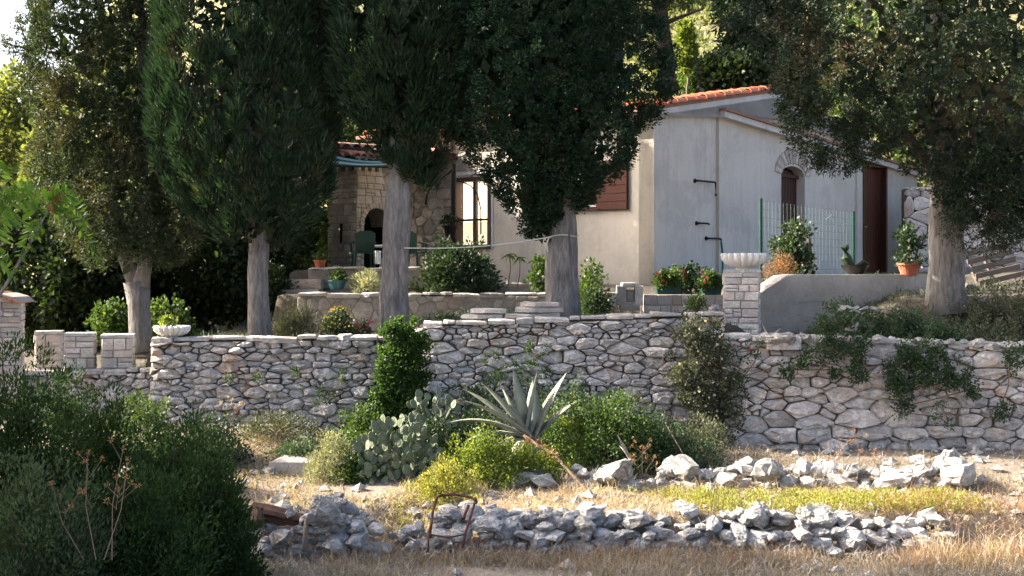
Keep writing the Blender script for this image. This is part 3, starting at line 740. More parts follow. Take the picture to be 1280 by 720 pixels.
# arched door
ad = obj('arched_door', prism(an, [(AD[0], AD[2]), (AD[1], AD[2])] + [(arc_c + arc_r * math.cos(t), spr + rise * math.sin(t)) for t in np.linspace(0, math.pi, 9)], -.2, -.14, .002), M['black'], house)
for k in range(8):
    w_ = (AD[1] - AD[0]) / 8; s = AD[0] + k * w_
    obj('door_board', fbox(an, s + .006, s + w_ - .006, AD[2], spr + rise * .6 * math.sin(math.pi * (k + .5) / 8), -.14, -.11), M['wood_dark'], ad)
obj('door_rail', fbox(an, AD[0], AD[1], spr - .03, spr + .03, -.11, -.06), M['wood_dark'], ad)
ar = obj('brick_arch', fbox(an, arc_c - .02, arc_c + .02, spr + rise + .02, spr + rise + .2, F_ - .02, F_ + .004), M['mortar'], house)
nb = 15
for k in range(nb):
    t = math.radians(8) + (math.pi - math.radians(16)) * (k + .5) / nb
    e = np.array((math.cos(t), math.sin(t) * .62)); e2 = e / np.linalg.norm(e)
    b0 = np.array((arc_c, spr)) + np.array((math.cos(t) * (arc_r + .02), math.sin(t) * (rise + .05))); l = .27 * (.8 + .2 * math.sin(t)); tn = np.array((-e2[1], e2[0]))
    q = [b0 - tn * .034, b0 + e2 * l - tn * .05, b0 + e2 * l + tn * .05, b0 + tn * .034]
    obj('brick', prism(an, q, F_ - .05, F_ + .018 + RN.uniform(0, .01), .004, .002, .002), M['brick'] if k % 2 else M['pillar'], ar)
# board door
bd = obj('board_door', fbox(an, DD[0], DD[1], DD[2], DD[3], -.1, -.02), M['wood_dark'], house)
for k in range(8):
    w_ = (DD[1] - DD[0] - .12) / 8; s = DD[0] + .06 + k * w_
    obj('door_board', fbox(an, s + .005, s + w_ - .005, DD[2] + .03, DD[3] - .06, -.02, .01), M['wood_red'], bd)
obj('door_frame', join([fbox(an, DD[0] - .01, DD[0] + .06, DD[2], DD[3], -.02, F_ + .07), fbox(an, DD[1] - .06, DD[1] + .01, DD[2], DD[3], -.02, F_ + .07), fbox(an, DD[0] - .03, DD[1] + .03, DD[3] + .002, DD[3] + .06, -.02, F_ + .08)]), M['wood_dark'], bd)
obj('handle', join([tube([fmap(an, [(DD[0] + .14, 3.2, .01)])[0], fmap(an, [(DD[0] + .14, 3.2, .06)])[0], fmap(an, [(DD[0] + .28, 3.2, .06)])[0]], .012, 6)]), M['tin'], bd)
# shuttered window
w2 = obj('window', fbox(fe, W2[0], W2[1], W2[2], W2[3], -.24, -.16), M['wood_dark'], house)
obj('pane', fbox(fe, W2[0] + .06, (W2[0] + W2[1]) / 2 - .02, W2[2] + .06, W2[3] - .05, -.16, -.15), M['glass_dark'], w2)
obj('pane', fbox(fe, (W2[0] + W2[1]) / 2 + .02, W2[1] - .06, W2[2] + .06, W2[3] - .05, -.16, -.15), M['glass_dark'], w2)
obj('frame', join([fbox(fe, W2[0] + .01, W2[0] + .05, W2[2], W2[3], -.15, -.04), fbox(fe, W2[1] - .05, W2[1], W2[2], W2[3], -.15, -.04), fbox(fe, W2[0] + .05, W2[1] - .05, W2[2] + .01, W2[2] + .05, -.15, -.04), fbox(fe, W2[0] + .05, W2[1] - .05, W2[3] - .05, W2[3], -.15, -.04), fbox(fe, 1.50, 1.54, W2[2] + .05, W2[3] - .05, -.15, -.05)]), M['white_paint'], w2)
obj('sill', fbox(fe, W2[0] - .06, W2[1] + .06, W2[2] - .05, W2[2] - .003, -.1, .07), M['wood_dark'], w2)
sh = obj('shutter', fbox(fe, .47, 1.085, W2[2] - .06, W2[3] + .02, .01, .045), M['wood_dark'], house)
for k in range(6):
    z = W2[2] - .05 + k * .128
    obj('shutter_board', fbox(fe, .475, 1.08, z + .004, z + .122, .045, .062), M['wood_red'], sh)
# French window; emissive sheets stand in for the bright reflection in its panes
w1 = obj('window', join([fbox(fe, W1[0], W1[0] + .07, W1[2], W1[3], -.2, .03), fbox(fe, W1[1] - .07, W1[1], W1[2], W1[3], -.2, .03), fbox(fe, W1[0] + .07, W1[1] - .07, W1[3] - .08, W1[3], -.2, .03), fbox(fe, W1[0] + .07, W1[1] - .07, W1[2], W1[2] + .08, -.2, .03)]), M['wood_dark'], house, label='brown casement window with added glow for the bright reflection in its panes')
sm = (W1[0] + W1[1]) / 2 + .02
obj('sash', join([fbox(fe, sm - .035, sm + .035, W1[2] + .08, W1[3] - .08, -.12, -.06)] + [fbox(fe, W1[0] + .07, sm - .035, z, z + .04, -.12, -.07) for z in (3.20,)] + [fbox(fe, sm + .035, W1[1] - .07, z, z + .04, -.12, -.07) for z in (3.20,)]), M['wood_dark'], w1)
for a, b in ((W1[0] + .07, sm - .035), (sm + .035, W1[1] - .07)):
    for z0, z1 in ((W1[2] + .08, 3.20), (3.24, W1[3] - .08)): obj('pane', fbox(fe, a, b, z0, z1, -.095, -.09), M['glass'], w1)
cv = []; nfold = 40
ss_ = np.linspace(W1[0] + .03, W1[1] - .03, nfold); L_ = [(s, z, -.17 + .018 * math.sin(i * 1.9) + .006 * math.sin(i * .7)) for z in (W1[2] + .02, W1[3] - .03) for i, s in enumerate(ss_)]
obj('glow_curtain', (fmap(fe, L_), q2t([(i, i + 1, nfold + i + 1, nfold + i) for i in range(nfold - 1)])), M['glow_curtain'], w1)
obj('glow_net_curtain', (fmap(fe, [(s, z, -.145 + .012 * math.sin(i * 1.3)) for z in (W1[2] + .06, 3.19) for i, s in enumerate(ss_)]), q2t([(i, i + 1, nfold + i + 1, nfold + i) for i in range(nfold - 1)])), M['glow_net'], w1)
obj('reveal_trim', join([fbox(fe, W1[0] - .045, W1[0] - .002, W1[2], W1[3] + .04, -.02, .015), fbox(fe, W1[0] - .045, W1[1] + .03, W1[3] + .042, W1[3] + .09, -.02, .02)]), M['white_paint'], w1)
# stone facing on the far-left end of the long wall
sf = obj('stone_facing', fbox(fe, W1[1] + .04, 6.35, 1.9, 4.85, .0, .04), M['mortar'], house)
def lay_on(root, fr, x0, x1, z0, z1, kw, mat, dd=.04):
    f2 = (fr[0] + fr[1] * x0 + fr[2] * z0 + fr[3] * dd, fr[1], fr[2], fr[3])
    lay(root, f2, rubble_cells([(0, 0), (x1 - x0, 0), (x1 - x0, z1 - z0), (0, z1 - z0)], **kw), mat, d0=-.02, d1=.02, dvar=.01, ch=.01, bulge=.005, jit=.003, tilt=.05)
lay_on(sf, fe, W1[1] + .05, 6.3, 2.2, 4.8, dict(rmin=.06, rmax=.12, stretch=1.25, gap=.02, tries=900, power=1.2), M['house_stone'])
lay_on(sf, fe, W1[0] - .3, W1[1] + .04, W1[3] + .12, 4.75, dict(rmin=.06, rmax=.11, stretch=1.4, gap=.02, tries=300, power=1.2), M['house_stone'], .0)
# pipes on the gable wall
def on(fr, s, z, d): return fmap(fr, [(s, z, d)])[0]
def gs(px):   # distance along the gable for a photo column
    k = (px - 640) / FPX; return (k * A0[1] - A0[0]) / (VV[0] - k * VV[1])
def gz(px, py): s = gs(px); return CZ - (py - HY) * (A0[1] + VV[1] * s) / FPX
for i, (pa, pb, py, drop, lab) in enumerate([(868, 890, 226, 14, 'upper bent iron tap pipe on the white gable wall'), (870, 882, 279, 0, 'short straight iron pipe stub on the white gable wall'), (882, 897, 298, 4, 'lower iron tap with a green hose hanging from it')]):
    s0, s1 = gs(pa), gs(pb); z = gz(pa, py)
    r = thing('wall_tap' if i != 1 else 'pipe_stub', lab, 'tap' if i != 1 else 'pipe', on(fg, s0, z, .03))
    path = [on(fg, s0, z, -.02), on(fg, s0, z, .07), on(fg, s1 - .03, z, .07), on(fg, s1, z - .015, .07)]
    if drop: path.append(on(fg, s1, z - drop * .0135, .07))
    obj('pipe', tube(path, .016, 8), M['iron'], r)
    obj('flange', tube([on(fg, s0, z, 0), on(fg, s0, z, .02)], .035, 10), M['iron'], r)
    if i == 0: obj('spout', tube([on(fg, s1, z - .19, .07), on(fg, s1 - .01, z - .22, .09), on(fg, s1 - .06, z - .22, .1)], .013, 7), M['iron'], r)
    if i == 2:
        pts = [on(fg, s1, z - .05, .07)] + [on(fg, s1 + .02 * math.sin(k * .8) + .012 * k, z - .05 - k * .11, .07) for k in range(1, 8)]
        h = tube(pts, .017, 8); obj('hose', h, M['hose'], r)

# ------------------------------------------------------------------ barbecue hearth
B0 = np.array((-2.56, 21.0, 0)); fbL = (B0, U, np.array((0, 0, 1.0)), NU); fbR = (B0, VV, np.array((0, 0, 1.0)), NV)
hearth = thing('stone_hearth', 'outdoor stone fireplace with arched opening and little tiled chimney', 'fireplace', (-2.56, 21, 2.3))
wl_, wr_ = .70, .90; zb_, zs_, zt2 = 2.3, 3.42, 3.98
def fr_pt(s_l, s_r, z): return B0 + U * s_l + VV * s_r + np.array((0, 0, z))
base = [fr_pt(wl_, 0, zb_), fr_pt(0, 0, zb_), fr_pt(0, wr_, zb_), fr_pt(wl_, wr_, zb_)]
sho = [fr_pt(wl_ - .02, .02, zs_), fr_pt(.0, .0, zs_), fr_pt(0, wr_ - .08, zs_), fr_pt(wl_, wr_ - .08, zs_)]
top = [fr_pt(wl_ - .14, .10, zt2), fr_pt(.06, .08, zt2), fr_pt(.06, .62, zt2), fr_pt(wl_ - .14, .62, zt2)]
def hull8(b, t, ins=.0):
    V = np.array(b + t); return V, q2t([(0, 1, 5, 4), (1, 2, 6, 5), (2, 3, 7, 6), (3, 0, 4, 7), (4, 5, 6, 7)])
# body: left block, arch surround and rear, so that the opening is a real recess
ac, arr, aspr = .46, .30, 3.06
def arch_top(s): return aspr + math.sqrt(max(0, arr ** 2 - (s - ac) ** 2)) if abs(s - ac) < arr else None
body = [fbox(fbL, .0, wl_, zb_, zs_, -.10, -.0), fbox(fbR, .10, ac - arr, zb_, zs_, -wl_, 0), fbox(fbR, ac + arr, wr_, zb_, zs_, -wl_, 0), fbox(fbR, ac - arr, ac + arr, zb_, zs_, -wl_, -.55)]
for k in range(12):
    sa, sb = ac - arr + 2 * arr * k / 12, ac - arr + 2 * arr * (k + 1) / 12
    za = aspr + math.sqrt(max(0, arr ** 2 - (sa - ac) ** 2)); zb2 = aspr + math.sqrt(max(0, arr ** 2 - (sb - ac) ** 2))
    body.append(prism(fbR, [(sa, za), (sb, zb2), (sb, zs_), (sa, zs_)], -.55, 0, .001))
obj('hearth_body', join(body), M['mortar'], hearth)
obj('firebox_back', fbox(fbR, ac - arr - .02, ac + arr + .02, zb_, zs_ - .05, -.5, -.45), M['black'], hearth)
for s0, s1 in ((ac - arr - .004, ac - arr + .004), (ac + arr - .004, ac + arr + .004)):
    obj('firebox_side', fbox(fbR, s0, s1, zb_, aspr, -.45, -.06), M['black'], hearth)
obj('chimney_body', hull8(sho, top), M['mortar'], hearth)
def hole(pts):
    cs_, cz_ = pts[:, 0].mean(), pts[:, 1].mean() + zb_
    if abs(cs_ - ac) < arr + .03 and (cz_ < aspr or math.hypot(cs_ - ac, cz_ - aspr) < arr + .06): return None
    P_ = pts + np.array((0, 0)); out = []
    for s, z in P_:
        zz = z + zb_
        if abs(s - ac) < arr + .07 and zz < aspr: s = ac - arr - .07 if s < ac else ac + arr + .07
        elif zz >= aspr and math.hypot(s - ac, zz - aspr) < arr + .10:
            d = math.hypot(s - ac, zz - aspr) + 1e-6; k = (arr + .10) / d; s, z = ac + (s - ac) * k, aspr + (zz - aspr) * k - zb_
        out.append((s, z))
    o = np.array(out)
    return o if area(o) > .001 else None
quadface(hearth, [base[0], base[1], sho[1], sho[0]], .09, .15, .12, .26, M['hearth_grey'], d1=.02, gap=.012)
quadface(hearth, [sho[0], sho[1], top[1], top[0]], .08, .13, .12, .24, M['hearth_grey'], d1=.02, gap=.012)
quadface(hearth, [base[1], base[2], sho[2], sho[1]], .07, .10, .08, .13, M['hearth_sun_ochre'], d1=.02, gap=.010, hole=hole)  # arch side coloured as if sunlit
quadface(hearth, [sho[1], sho[2], top[2], top[1]], .09, .16, .12, .24, M['hearth_sun_ochre'], d1=.02, gap=.010)
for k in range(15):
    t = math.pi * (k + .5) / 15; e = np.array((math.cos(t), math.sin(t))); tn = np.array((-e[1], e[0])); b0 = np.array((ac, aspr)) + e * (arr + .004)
    obj('arch_stone', prism(fbR, [b0 - tn * .028, b0 + e * .09 - tn * .036, b0 + e * .09 + tn * .036, b0 + tn * .028], -.1, .03 + RN.uniform(-.004, .008), .005, .002, .002), M['hearth_sun_ochre'], hearth)
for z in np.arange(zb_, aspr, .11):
    for s in (ac - arr - .066, ac + arr + .004): obj('arch_stone', fbox(fbR, s, s + .062, z + .006, min(z + .104, aspr), -.1, .026, .006), M['hearth_sun_ochre'], hearth)
obj('slit_dark', fbox(fbL, .32, .37, 2.78, 3.10, .0, .024), M['black'], hearth)  # black strip laid on the face, painting the dark inside of a slit
# chimney crown: little piers with dark gaps, tiles on top
zc0, zc1 = zt2, zt2 + .20
def crown(frm, s0, s1, n, mat, o):
    w_ = (s1 - s0); pier = .07
    for k in range(n):
        s = s0 + k * (w_ - pier) / (n - 1)
        obj('crown_pier', fbox(frm, s, s + pier, zc0, zc1, -.09 - o, .015 - o, .006), mat, hearth)
crown((B0 + VV * .08, U, fbL[2], NU), .06, wl_ - .14, 3, M['hearth_grey'], 0)
crown((B0 + U * .06, VV, fbL[2], NV), .09, .62, 4, M['hearth_sun_ochre'], 0)
obj('flue', fbox(hframe(*(fr_pt(wl_ / 2, .35, 0)[:2]), zc0 - .05, math.atan2(VV[1], VV[0])), -.16, .16, -.16, .16, 0, .24), M['black'], hearth)
obj('crown_slab', prism(hframe(*(fr_pt(wl_ / 2 - .02, .35, 0)[:2]), zc1 + .001, math.atan2(VV[1], VV[0])), [(-.33, -.3), (.33, -.3), (.33, .3), (-.33, .3)], 0, .03, .004), M['mortar'], hearth)
for k in range(5):
    p = fr_pt(-.02, .02 + k * .15, zc1 + .03); obj('roof_tile', tile_vf(p + U * .0, U + np.array((0, 0, .22)), (0, 0, 1), .42, .07), M['tile'], hearth)
    p = fr_pt(.80, .02 + k * .15, zc1 + .03); obj('roof_tile', tile_vf(p, -U + np.array((0, 0, .22)), (0, 0, 1), .42, .07), M['tile'], hearth)
for k in range(3):
    p = fr_pt(.10 + k * .2, -.10, zc1 + .03); obj('roof_tile', tile_vf(p, VV + np.array((0, 0, .15)), (0, 0, 1), .3, .075), M['tile'], hearth)
# ------------------------------------------------------------------ trees
def crown_pts(rows, D, K, depth=.8, lump=.12, zlo=None):
    """clump centres on and near the surface of a crown given by rows (py, left px, right px)"""
    rows = sorted(rows); ys = np.array([r[0] for r in rows], float); xl = np.array([r[1] for r in rows], float); xr = np.array([r[2] for r in rows], float)
    wdt = (xr - xl); t = G.uniform(0, 1, K * 3); # area-weighted rows
    py = ys[0] + t * (ys[-1] - ys[0]); wv = np.interp(py, ys, wdt) + 20
    keep = G.uniform(0, 1, K * 3) < wv / wv.max(); py = py[keep][:K]
    n = len(py); l = np.interp(py, ys, xl); r = np.interp(py, ys, xr)
    cx = (l + r) / 2; rx = (r - l) / 2 * D / FPX
    th = G.uniform(0, 2 * math.pi, n)
    th = np.where(G.uniform(0, 1, n) < .35, -math.pi / 2 + G.uniform(-1.6, 1.6, n), th)      # more clumps on the near half
    rad = 1 + lump * (np.sin(th * 3 + py * .021) + np.sin(th * 5 - py * .05 + 2) * .6) * .6 + G.normal(0, lump * .35, n)
    c = np.column_stack([X(cx, D) + rx * np.cos(th) * rad, D + rx * depth * np.sin(th) * rad, Z(py, D)])
    o = np.column_stack([np.cos(th), np.sin(th), np.zeros(n)])
    return c, o, rx
def fill_pts(rows, D, n, depth=.8, k=.72):
    c, o, rx = crown_pts(rows, D, n, depth, .05)
    cc = c.copy(); ax = c - o * (rx[:, None] * np.array((1, depth, 1)))
    s = G.uniform(.1, k, (len(c), 1)); return ax + (c - ax) * s, o
def ptrunk(name, pts, rads, mat, parent, seg=18, ridge=.05, n=14, wobble=.012):
    n = max(4, int(np.linalg.norm(np.diff(np.array(pts, float), axis=0), axis=1).sum() / .28))
    pts = np.array(pts, float); t = np.concatenate([[0], np.cumsum(np.linalg.norm(np.diff(pts, axis=0), axis=1))]); t = t / t[-1]
    tt = np.linspace(0, 1, n) ** 1.0
    rads = np.interp(tt, t, rads)
    if name == 'trunk' and len(pts) >= 5 and rads[0] > .12: rads = rads * (1 + .14 * np.exp(-tt * np.linalg.norm(pts[-1] - pts[0]) / .18))
    path = np.column_stack([np.interp(tt, t, pts[:, i]) for i in range(3)]) + np.column_stack([G.normal(0, wobble, n), G.normal(0, wobble, n), np.zeros(n)])
    return obj(name, tube(path, rads, seg, ridge), mat, parent, smooth=True)
def cypress(label, rows, D, K, mat, leafn=60, cr=.17, ll=.055, lw=.008, depth=.85, up=.9, lump=.10, outw=.5, fill=3200, extra=None, flat=1.4, group=None, shape='tri', rnd=.45, cat='tree', loc=None):
    rows = sorted(rows)
    root = thing('cypress_tree', label, cat, loc if loc is not None else (X((rows[-1][1] + rows[-1][2]) / 2, D), D, hz(X((rows[-1][1] + rows[-1][2]) / 2, D), D)), group)
    c, o, rx = crown_pts(rows, D, K, depth, lump)
    r = cr * G.uniform(.6, 1.25, len(c))
    parts = [clumps(c, o, r, leafn, ll, lw, shape, up=up, outw=outw, flat=flat, loose=rnd, shell=.35)]
    fp, fo = fill_pts(rows, D, fill, depth)
    parts.append(leaves(fp, G.normal(0, 1, fp.shape) + np.array((0, 0, .6)), .17, .05, 'leaf'))
    if extra is not None: parts += extra
    obj('crown', join(parts), mat, root)
    return root
TOPY = -430
# tree A: leftmost, forked trunk, ragged crown
DA = 16.2
rA = [(TOPY, 120, 150), (-300, 70, 190), (0, 52, 200), (60, 40, 205), (120, 62, 208), (180, 60, 214), (240, 66, 225), (290, 84, 236), (330, 115, 222)]
tA = cypress('ragged leftmost cypress with forked grey trunk, light through its crown', rA, DA, 1700, M['cyp_brown'], 56, .10, .06, .0095, up=.4, lump=.2, outw=.5, fill=2600, rnd=.7, shape='tri', loc=(X(173, DA), DA, 1.4))
ptrunk('trunk', [P(176, 440, DA), P(173, 390, DA), P(170, 352, DA)], [.15, .125, .16], M['bark'], tA)
ptrunk('limb', [P(172, 356, DA + .02), P(160, 335, DA), P(146, 300, DA), P(130, 200, DA)], [.12, .085, .06, .04], M['bark'], tA, 14)
ptrunk('limb', [P(174, 358, DA - .01), P(182, 335, DA), P(180, 290, DA), P(178, 60, DA), P(170, -200, DA)], [.12, .085, .08, .06, .03], M['bark'], tA, 14)
for (a, b, c_) in (((60, 60), (30, 66), (2, 52)), ((62, 110), (40, 70), (22, 20)), ((70, 150), (45, 130), (24, 86)), ((60, 30), (40, 10), (30, -30))):
    pts = [P(*a, DA), P(*b, DA - .2), P(*c_, DA - .3)]
    ptrunk('branch', [P(120, a[1] + 20, DA)] + pts, [.03, .02, .012, .006], M['bark_brown'], tA, 7, .03, 8)
    q = np.array([pts[0] + (pts[1] - pts[0]) * t for t in (0, .5, 1)] + [pts[1] + (pts[2] - pts[1]) * t for t in (.25, .5, .8, 1)])
    q = np.repeat(q, 6, 0) + G.normal(0, .06, (42, 3))
    obj('branch_foliage', clumps(q, unit(G.normal(0, 1, q.shape)), .05, 16, .05, .009, 'tri', up=-.2, loose=.8), M['cyp_brown'], tA)
# tree B
DB = 15.6
rB = [(TOPY, 300, 330), (-250, 225, 400), (-60, 200, 418), (60, 198, 418), (150, 200, 414), (210, 210, 412), (250, 228, 405), (280, 262, 385), (302, 296, 352)]
tB = cypress('broad dark cypress with straight grey trunk, between the forked one and the hearth', rB, DB, 760, M['cyp'], 125, .12, .10, .0095, up=1.5, lump=.09, outw=.6, rnd=.25, fill=3600, loc=(X(325, DB), DB, 1.4))
ptrunk('trunk', [P(327, 432, DB), P(325, 380, DB), P(322, 300, DB), P(315, 60, DB), P(315, -400, DB)], [.15, .128, .125, .10, .04], M['bark'], tB, n=22)
# tree C
DC = 15.2
rC = [(TOPY, 470, 500), (-250, 420, 550), (-60, 408, 585), (60, 412, 590), (120, 425, 578), (150, 446, 568), (176, 468, 560), (200, 484, 552), (228, 516, 544)]
tC = cypress('narrow cypress with fluted pale trunk standing in front of the hearth', rC, DC, 640, M['cyp'], 125, .11, .09, .0095, up=1.4, lump=.08, outw=.6, rnd=.25, fill=3200, loc=(X(491, DC), DC, 1.4))
ptrunk('trunk', [P(491, 432, DC), P(491, 360, DC), P(494, 260, DC), P(497, 200, DC), P(500, 60, DC), P(490, -400, DC)], [.165, .150, .148, .10, .09, .04], M['bark'], tC, 20, .09, 26)
ptrunk('trunk_rib', [P(503, 425, DC - .05), P(505, 350, DC - .06), P(507, 260, DC - .03), P(507, 205, DC)], [.07, .06, .075, .05], M['bark'], tC, 14, .08, 20)
# tree D
DD_ = 15.4
rD = [(TOPY, 660, 720), (-250, 590, 800), (-60, 562, 812), (30, 554, 816), (80, 556, 822), (125, 562, 818), (165, 578, 796), (195, 598, 786), (225, 618, 764), (250, 634, 736), (275, 650, 700), (293, 662, 688)]
tD = cypress('bushy cypress with billowing curly foliage in front of the shuttered window', rD, DD_, 2300, M['cyp_blue'], 70, .09, .036, .013, up=.3, lump=.15, outw=1.0, fill=10000, flat=1.0, rnd=.5, loc=(X(705, DD_), DD_, 1.7))
ptrunk('trunk', [P(703, 404, DD_), P(703, 370, DD_), P(702, 300, DD_), P(700, 236, DD_), P(698, 60, DD_), P(690, -400, DD_)], [.21, .185, .175, .16, .10, .04], M['bark'], tD, 22, .07, 26)
# tree E
DE = 14.6
rE1 = [(TOPY, 1120, 1160), (-250, 1020, 1300), (-60, 955, 1360), (30, 958, 1390), (90, 968, 1390), (125, 985, 1380), (150, 1010, 1370), (170, 1085, 1365), (198, 1150, 1350), (235, 1168, 1330), (262, 1200, 1300), (288, 1214, 1262)]
c, o, rx = crown_pts([(60, 985, 1110), (120, 972, 1120), (160, 985, 1125), (184, 1005, 1115), (204, 1018, 1075), (217, 1026, 1048)], DE - .35, 260, .7, .2)
ext = [clumps(c, o, .13 * G.uniform(.6, 1.2, len(c)), 70, .042, .0085, 'tri', up=-.3, outw=.5, loose=.7, shell=.2)]
c, o, rx = crown_pts([(190, 1160, 1300), (240, 1190, 1310), (290, 1195, 1290), (315, 1200, 1250)], DE - .2, 150, .5, .25)
ext.append(clumps(c, o, .13 * G.uniform(.6, 1.2, len(c)), 50, .042, .0085, 'tri', up=-.5, outw=.4, loose=.7, shell=.2))
tE = cypress('huge loose cypress with drooping rusty-tinged foliage and thick trunk at the right', rE1, DE, 1900, M['cyp_olive'], 62, .095, .042, .013, up=.05, lump=.2, outw=.9, fill=3600, flat=1.0, extra=ext, rnd=.7, loc=(X(1186, 15.3), 15.3, 1.9))
ptrunk('trunk', [P(1186, 392, 15.3), P(1186, 375, 15.3), P(1184, 320, 15.3), P(1182, 250, 15.3), P(1178, 100, 15.3), P(1160, -300, 15.3)], [.25, .225, .205, .20, .13, .05], M['bark'], tE, 24, .05, 26)
for (a, b, c_) in (((1182, 240), (1120, 150), (1060, 100)), ((1180, 200), (1100, 60), (1030, 40)), ((1182, 230), (1240, 120), (1300, 60)), ((1180, 150), (1120, 30), (1050, -40))):
    ptrunk('limb', [P(*a, 15.3), P(*b, 15.0), P(*c_, 14.7)], [.07, .04, .015], M['bark_brown'], tE, 10, .04, 10)
ptrunk('branch', [P(1045, 190, 14.5), P(1056, 210, 14.4), P(1062, 221, 14.4), P(1070, 215, 14.4)], [.006, .005, .004, .003], M['twig_dark'], tE, 6, 0, 6)

def bush_tree(name, label, cat, px, py0, py1, D, rpx, mat, K=120, n=40, ll=.12, lw=.045, trunk=True, shape='leaf', group=None, dy=1.0, cr=.42, multi=1, tw=.10, up=.2, zb=None, lo=.0):
    """a background tree or tall shrub: lumpy crown between two photo rows, trunk to the ground"""
    x = X(px, D); g = hz(x, D) if zb is None else zb
    root = thing(name, label, cat, (x, D, g), group)
    zc, rz = (Z(py0, D) + Z(py1, D)) / 2, (Z(py0, D) - Z(py1, D)) / 2; rx = rpx * D / FPX
    v = ball(K); s = G.uniform(.55, 1.0, (K, 1)) ** .5
    c = np.array((x, D, zc)) + v * s * np.array((rx, rx * dy, rz)) * (1 + .12 * np.sin(v[:, :1] * 7 + px))
    parts = [clumps(c, v, cr * rx * G.uniform(.5, 1.1, K), n, ll, lw, shape, up=up, outw=.5, loose=.7, shell=.3)]
    obj('crown', join(parts), mat, root)
    if trunk:
        for m in range(multi):
            a = (m - (multi - 1) / 2) * .35
            ptrunk('trunk', [(x + a * .6, D, g - .1), (x + a, D, (g + zc) / 2), (x + a * 2 + .1, D, zc + rz * .4)], [tw, tw * .8, tw * .3], M['bark_brown'], root, 9, .05, 8, .04)
    return root
# background: dense dark trees left and middle, sunlit ones at the far left, pine and dark trees behind the house
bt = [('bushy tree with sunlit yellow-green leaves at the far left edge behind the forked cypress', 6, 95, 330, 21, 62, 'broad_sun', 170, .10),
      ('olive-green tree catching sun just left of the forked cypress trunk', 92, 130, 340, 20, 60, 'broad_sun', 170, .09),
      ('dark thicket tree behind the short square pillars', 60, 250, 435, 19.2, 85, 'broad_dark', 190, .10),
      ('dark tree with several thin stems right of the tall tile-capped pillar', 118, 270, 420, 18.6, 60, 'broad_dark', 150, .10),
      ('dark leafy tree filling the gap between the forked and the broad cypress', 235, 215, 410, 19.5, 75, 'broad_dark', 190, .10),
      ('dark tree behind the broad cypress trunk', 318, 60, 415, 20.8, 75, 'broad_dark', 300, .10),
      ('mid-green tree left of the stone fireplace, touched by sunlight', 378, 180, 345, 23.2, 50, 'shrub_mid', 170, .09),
      ('tall dark tree added beside the fireplace to shade the house wall, its crown between the second and third cypress', 368, -70, 200, 21.5, 58, 'broad_dark', 330, .10),  # added tree, placed to keep the sun off the house wall
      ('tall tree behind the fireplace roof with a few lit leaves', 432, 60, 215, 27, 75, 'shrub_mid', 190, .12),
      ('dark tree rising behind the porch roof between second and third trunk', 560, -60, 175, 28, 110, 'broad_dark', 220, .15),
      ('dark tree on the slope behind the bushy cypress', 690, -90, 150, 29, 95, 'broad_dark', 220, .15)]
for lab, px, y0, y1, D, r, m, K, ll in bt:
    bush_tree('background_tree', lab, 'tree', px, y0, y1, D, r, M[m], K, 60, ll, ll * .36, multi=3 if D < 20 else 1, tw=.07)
DF = 28
tF = bush_tree('background_conifer', 'dark conifer overhanging the house roof from behind', 'tree', 942, -160, 98, DF, 46, M['cyp'], 260, 80, .16, .03, shape='tri', tw=.2)
bush_tree('background_conifer', 'dark conifer behind the annex, mostly hidden by the big right cypress', 'tree', 985, -160, 130, DF + 2, 60, M['cyp'], 200, 70, .16, .03, shape='tri', tw=.2)
bush_tree('background_tree', 'dark leafy low tree just above the roof ridge', 'tree', 918, 74, 122, 27, 40, M['broad_dark'], 120, 60, .12, .05, tw=.06)
pine = bush_tree('pine_tree', 'pine with bare brown trunk and branches above the roof, left of the sunlit slope', 'tree', 790, -260, 20, 30, 90, M['cyp_brown'], 170, 60, .2, .02, shape='tri', trunk=False)
ptrunk('trunk', [P(836, 118, 30), P(832, 60, 30), P(826, 0, 30), P(815, -200, 30)], [.19, .17, .15, .08], M['bark_brown'], pine)
for a, b, c_ in (((830, 30), (850, 22), (880, 10)), ((828, 5), (850, -8), (880, -30)), ((831, 50), (815, 30), (800, 10))): ptrunk('branch', [P(*a, 30), P(*b, 30), P(*c_, 29.6)], [.07, .05, .02], M['bark_brown'], pine, 8, .05, 8)
sc_ = bush_tree('young_cypress', 'small bright yellow-green cypress on the sunlit slope above the roof', 'tree', 859, 28, 92, 42, 10, M['yellowgreen'], 60, 60, .16, .05, tw=.05, dy=1.0)
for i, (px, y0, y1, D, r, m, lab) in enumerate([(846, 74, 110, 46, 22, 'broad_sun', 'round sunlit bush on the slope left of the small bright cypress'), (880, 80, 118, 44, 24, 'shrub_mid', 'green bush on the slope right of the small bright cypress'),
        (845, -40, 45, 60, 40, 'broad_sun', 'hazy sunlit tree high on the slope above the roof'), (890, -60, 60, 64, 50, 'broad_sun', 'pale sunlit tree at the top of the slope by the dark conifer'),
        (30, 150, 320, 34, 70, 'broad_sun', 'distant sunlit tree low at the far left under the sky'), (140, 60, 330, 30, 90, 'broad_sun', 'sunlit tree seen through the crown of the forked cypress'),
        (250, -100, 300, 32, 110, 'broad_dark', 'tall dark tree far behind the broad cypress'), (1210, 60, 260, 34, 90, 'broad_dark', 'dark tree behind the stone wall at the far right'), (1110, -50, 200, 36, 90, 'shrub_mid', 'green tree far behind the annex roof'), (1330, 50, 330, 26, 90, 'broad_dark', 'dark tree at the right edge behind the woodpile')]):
    bush_tree('slope_tree', lab, 'tree', px, y0, y1, D, r, M[m], 150, 50, .16, .06, tw=.08)

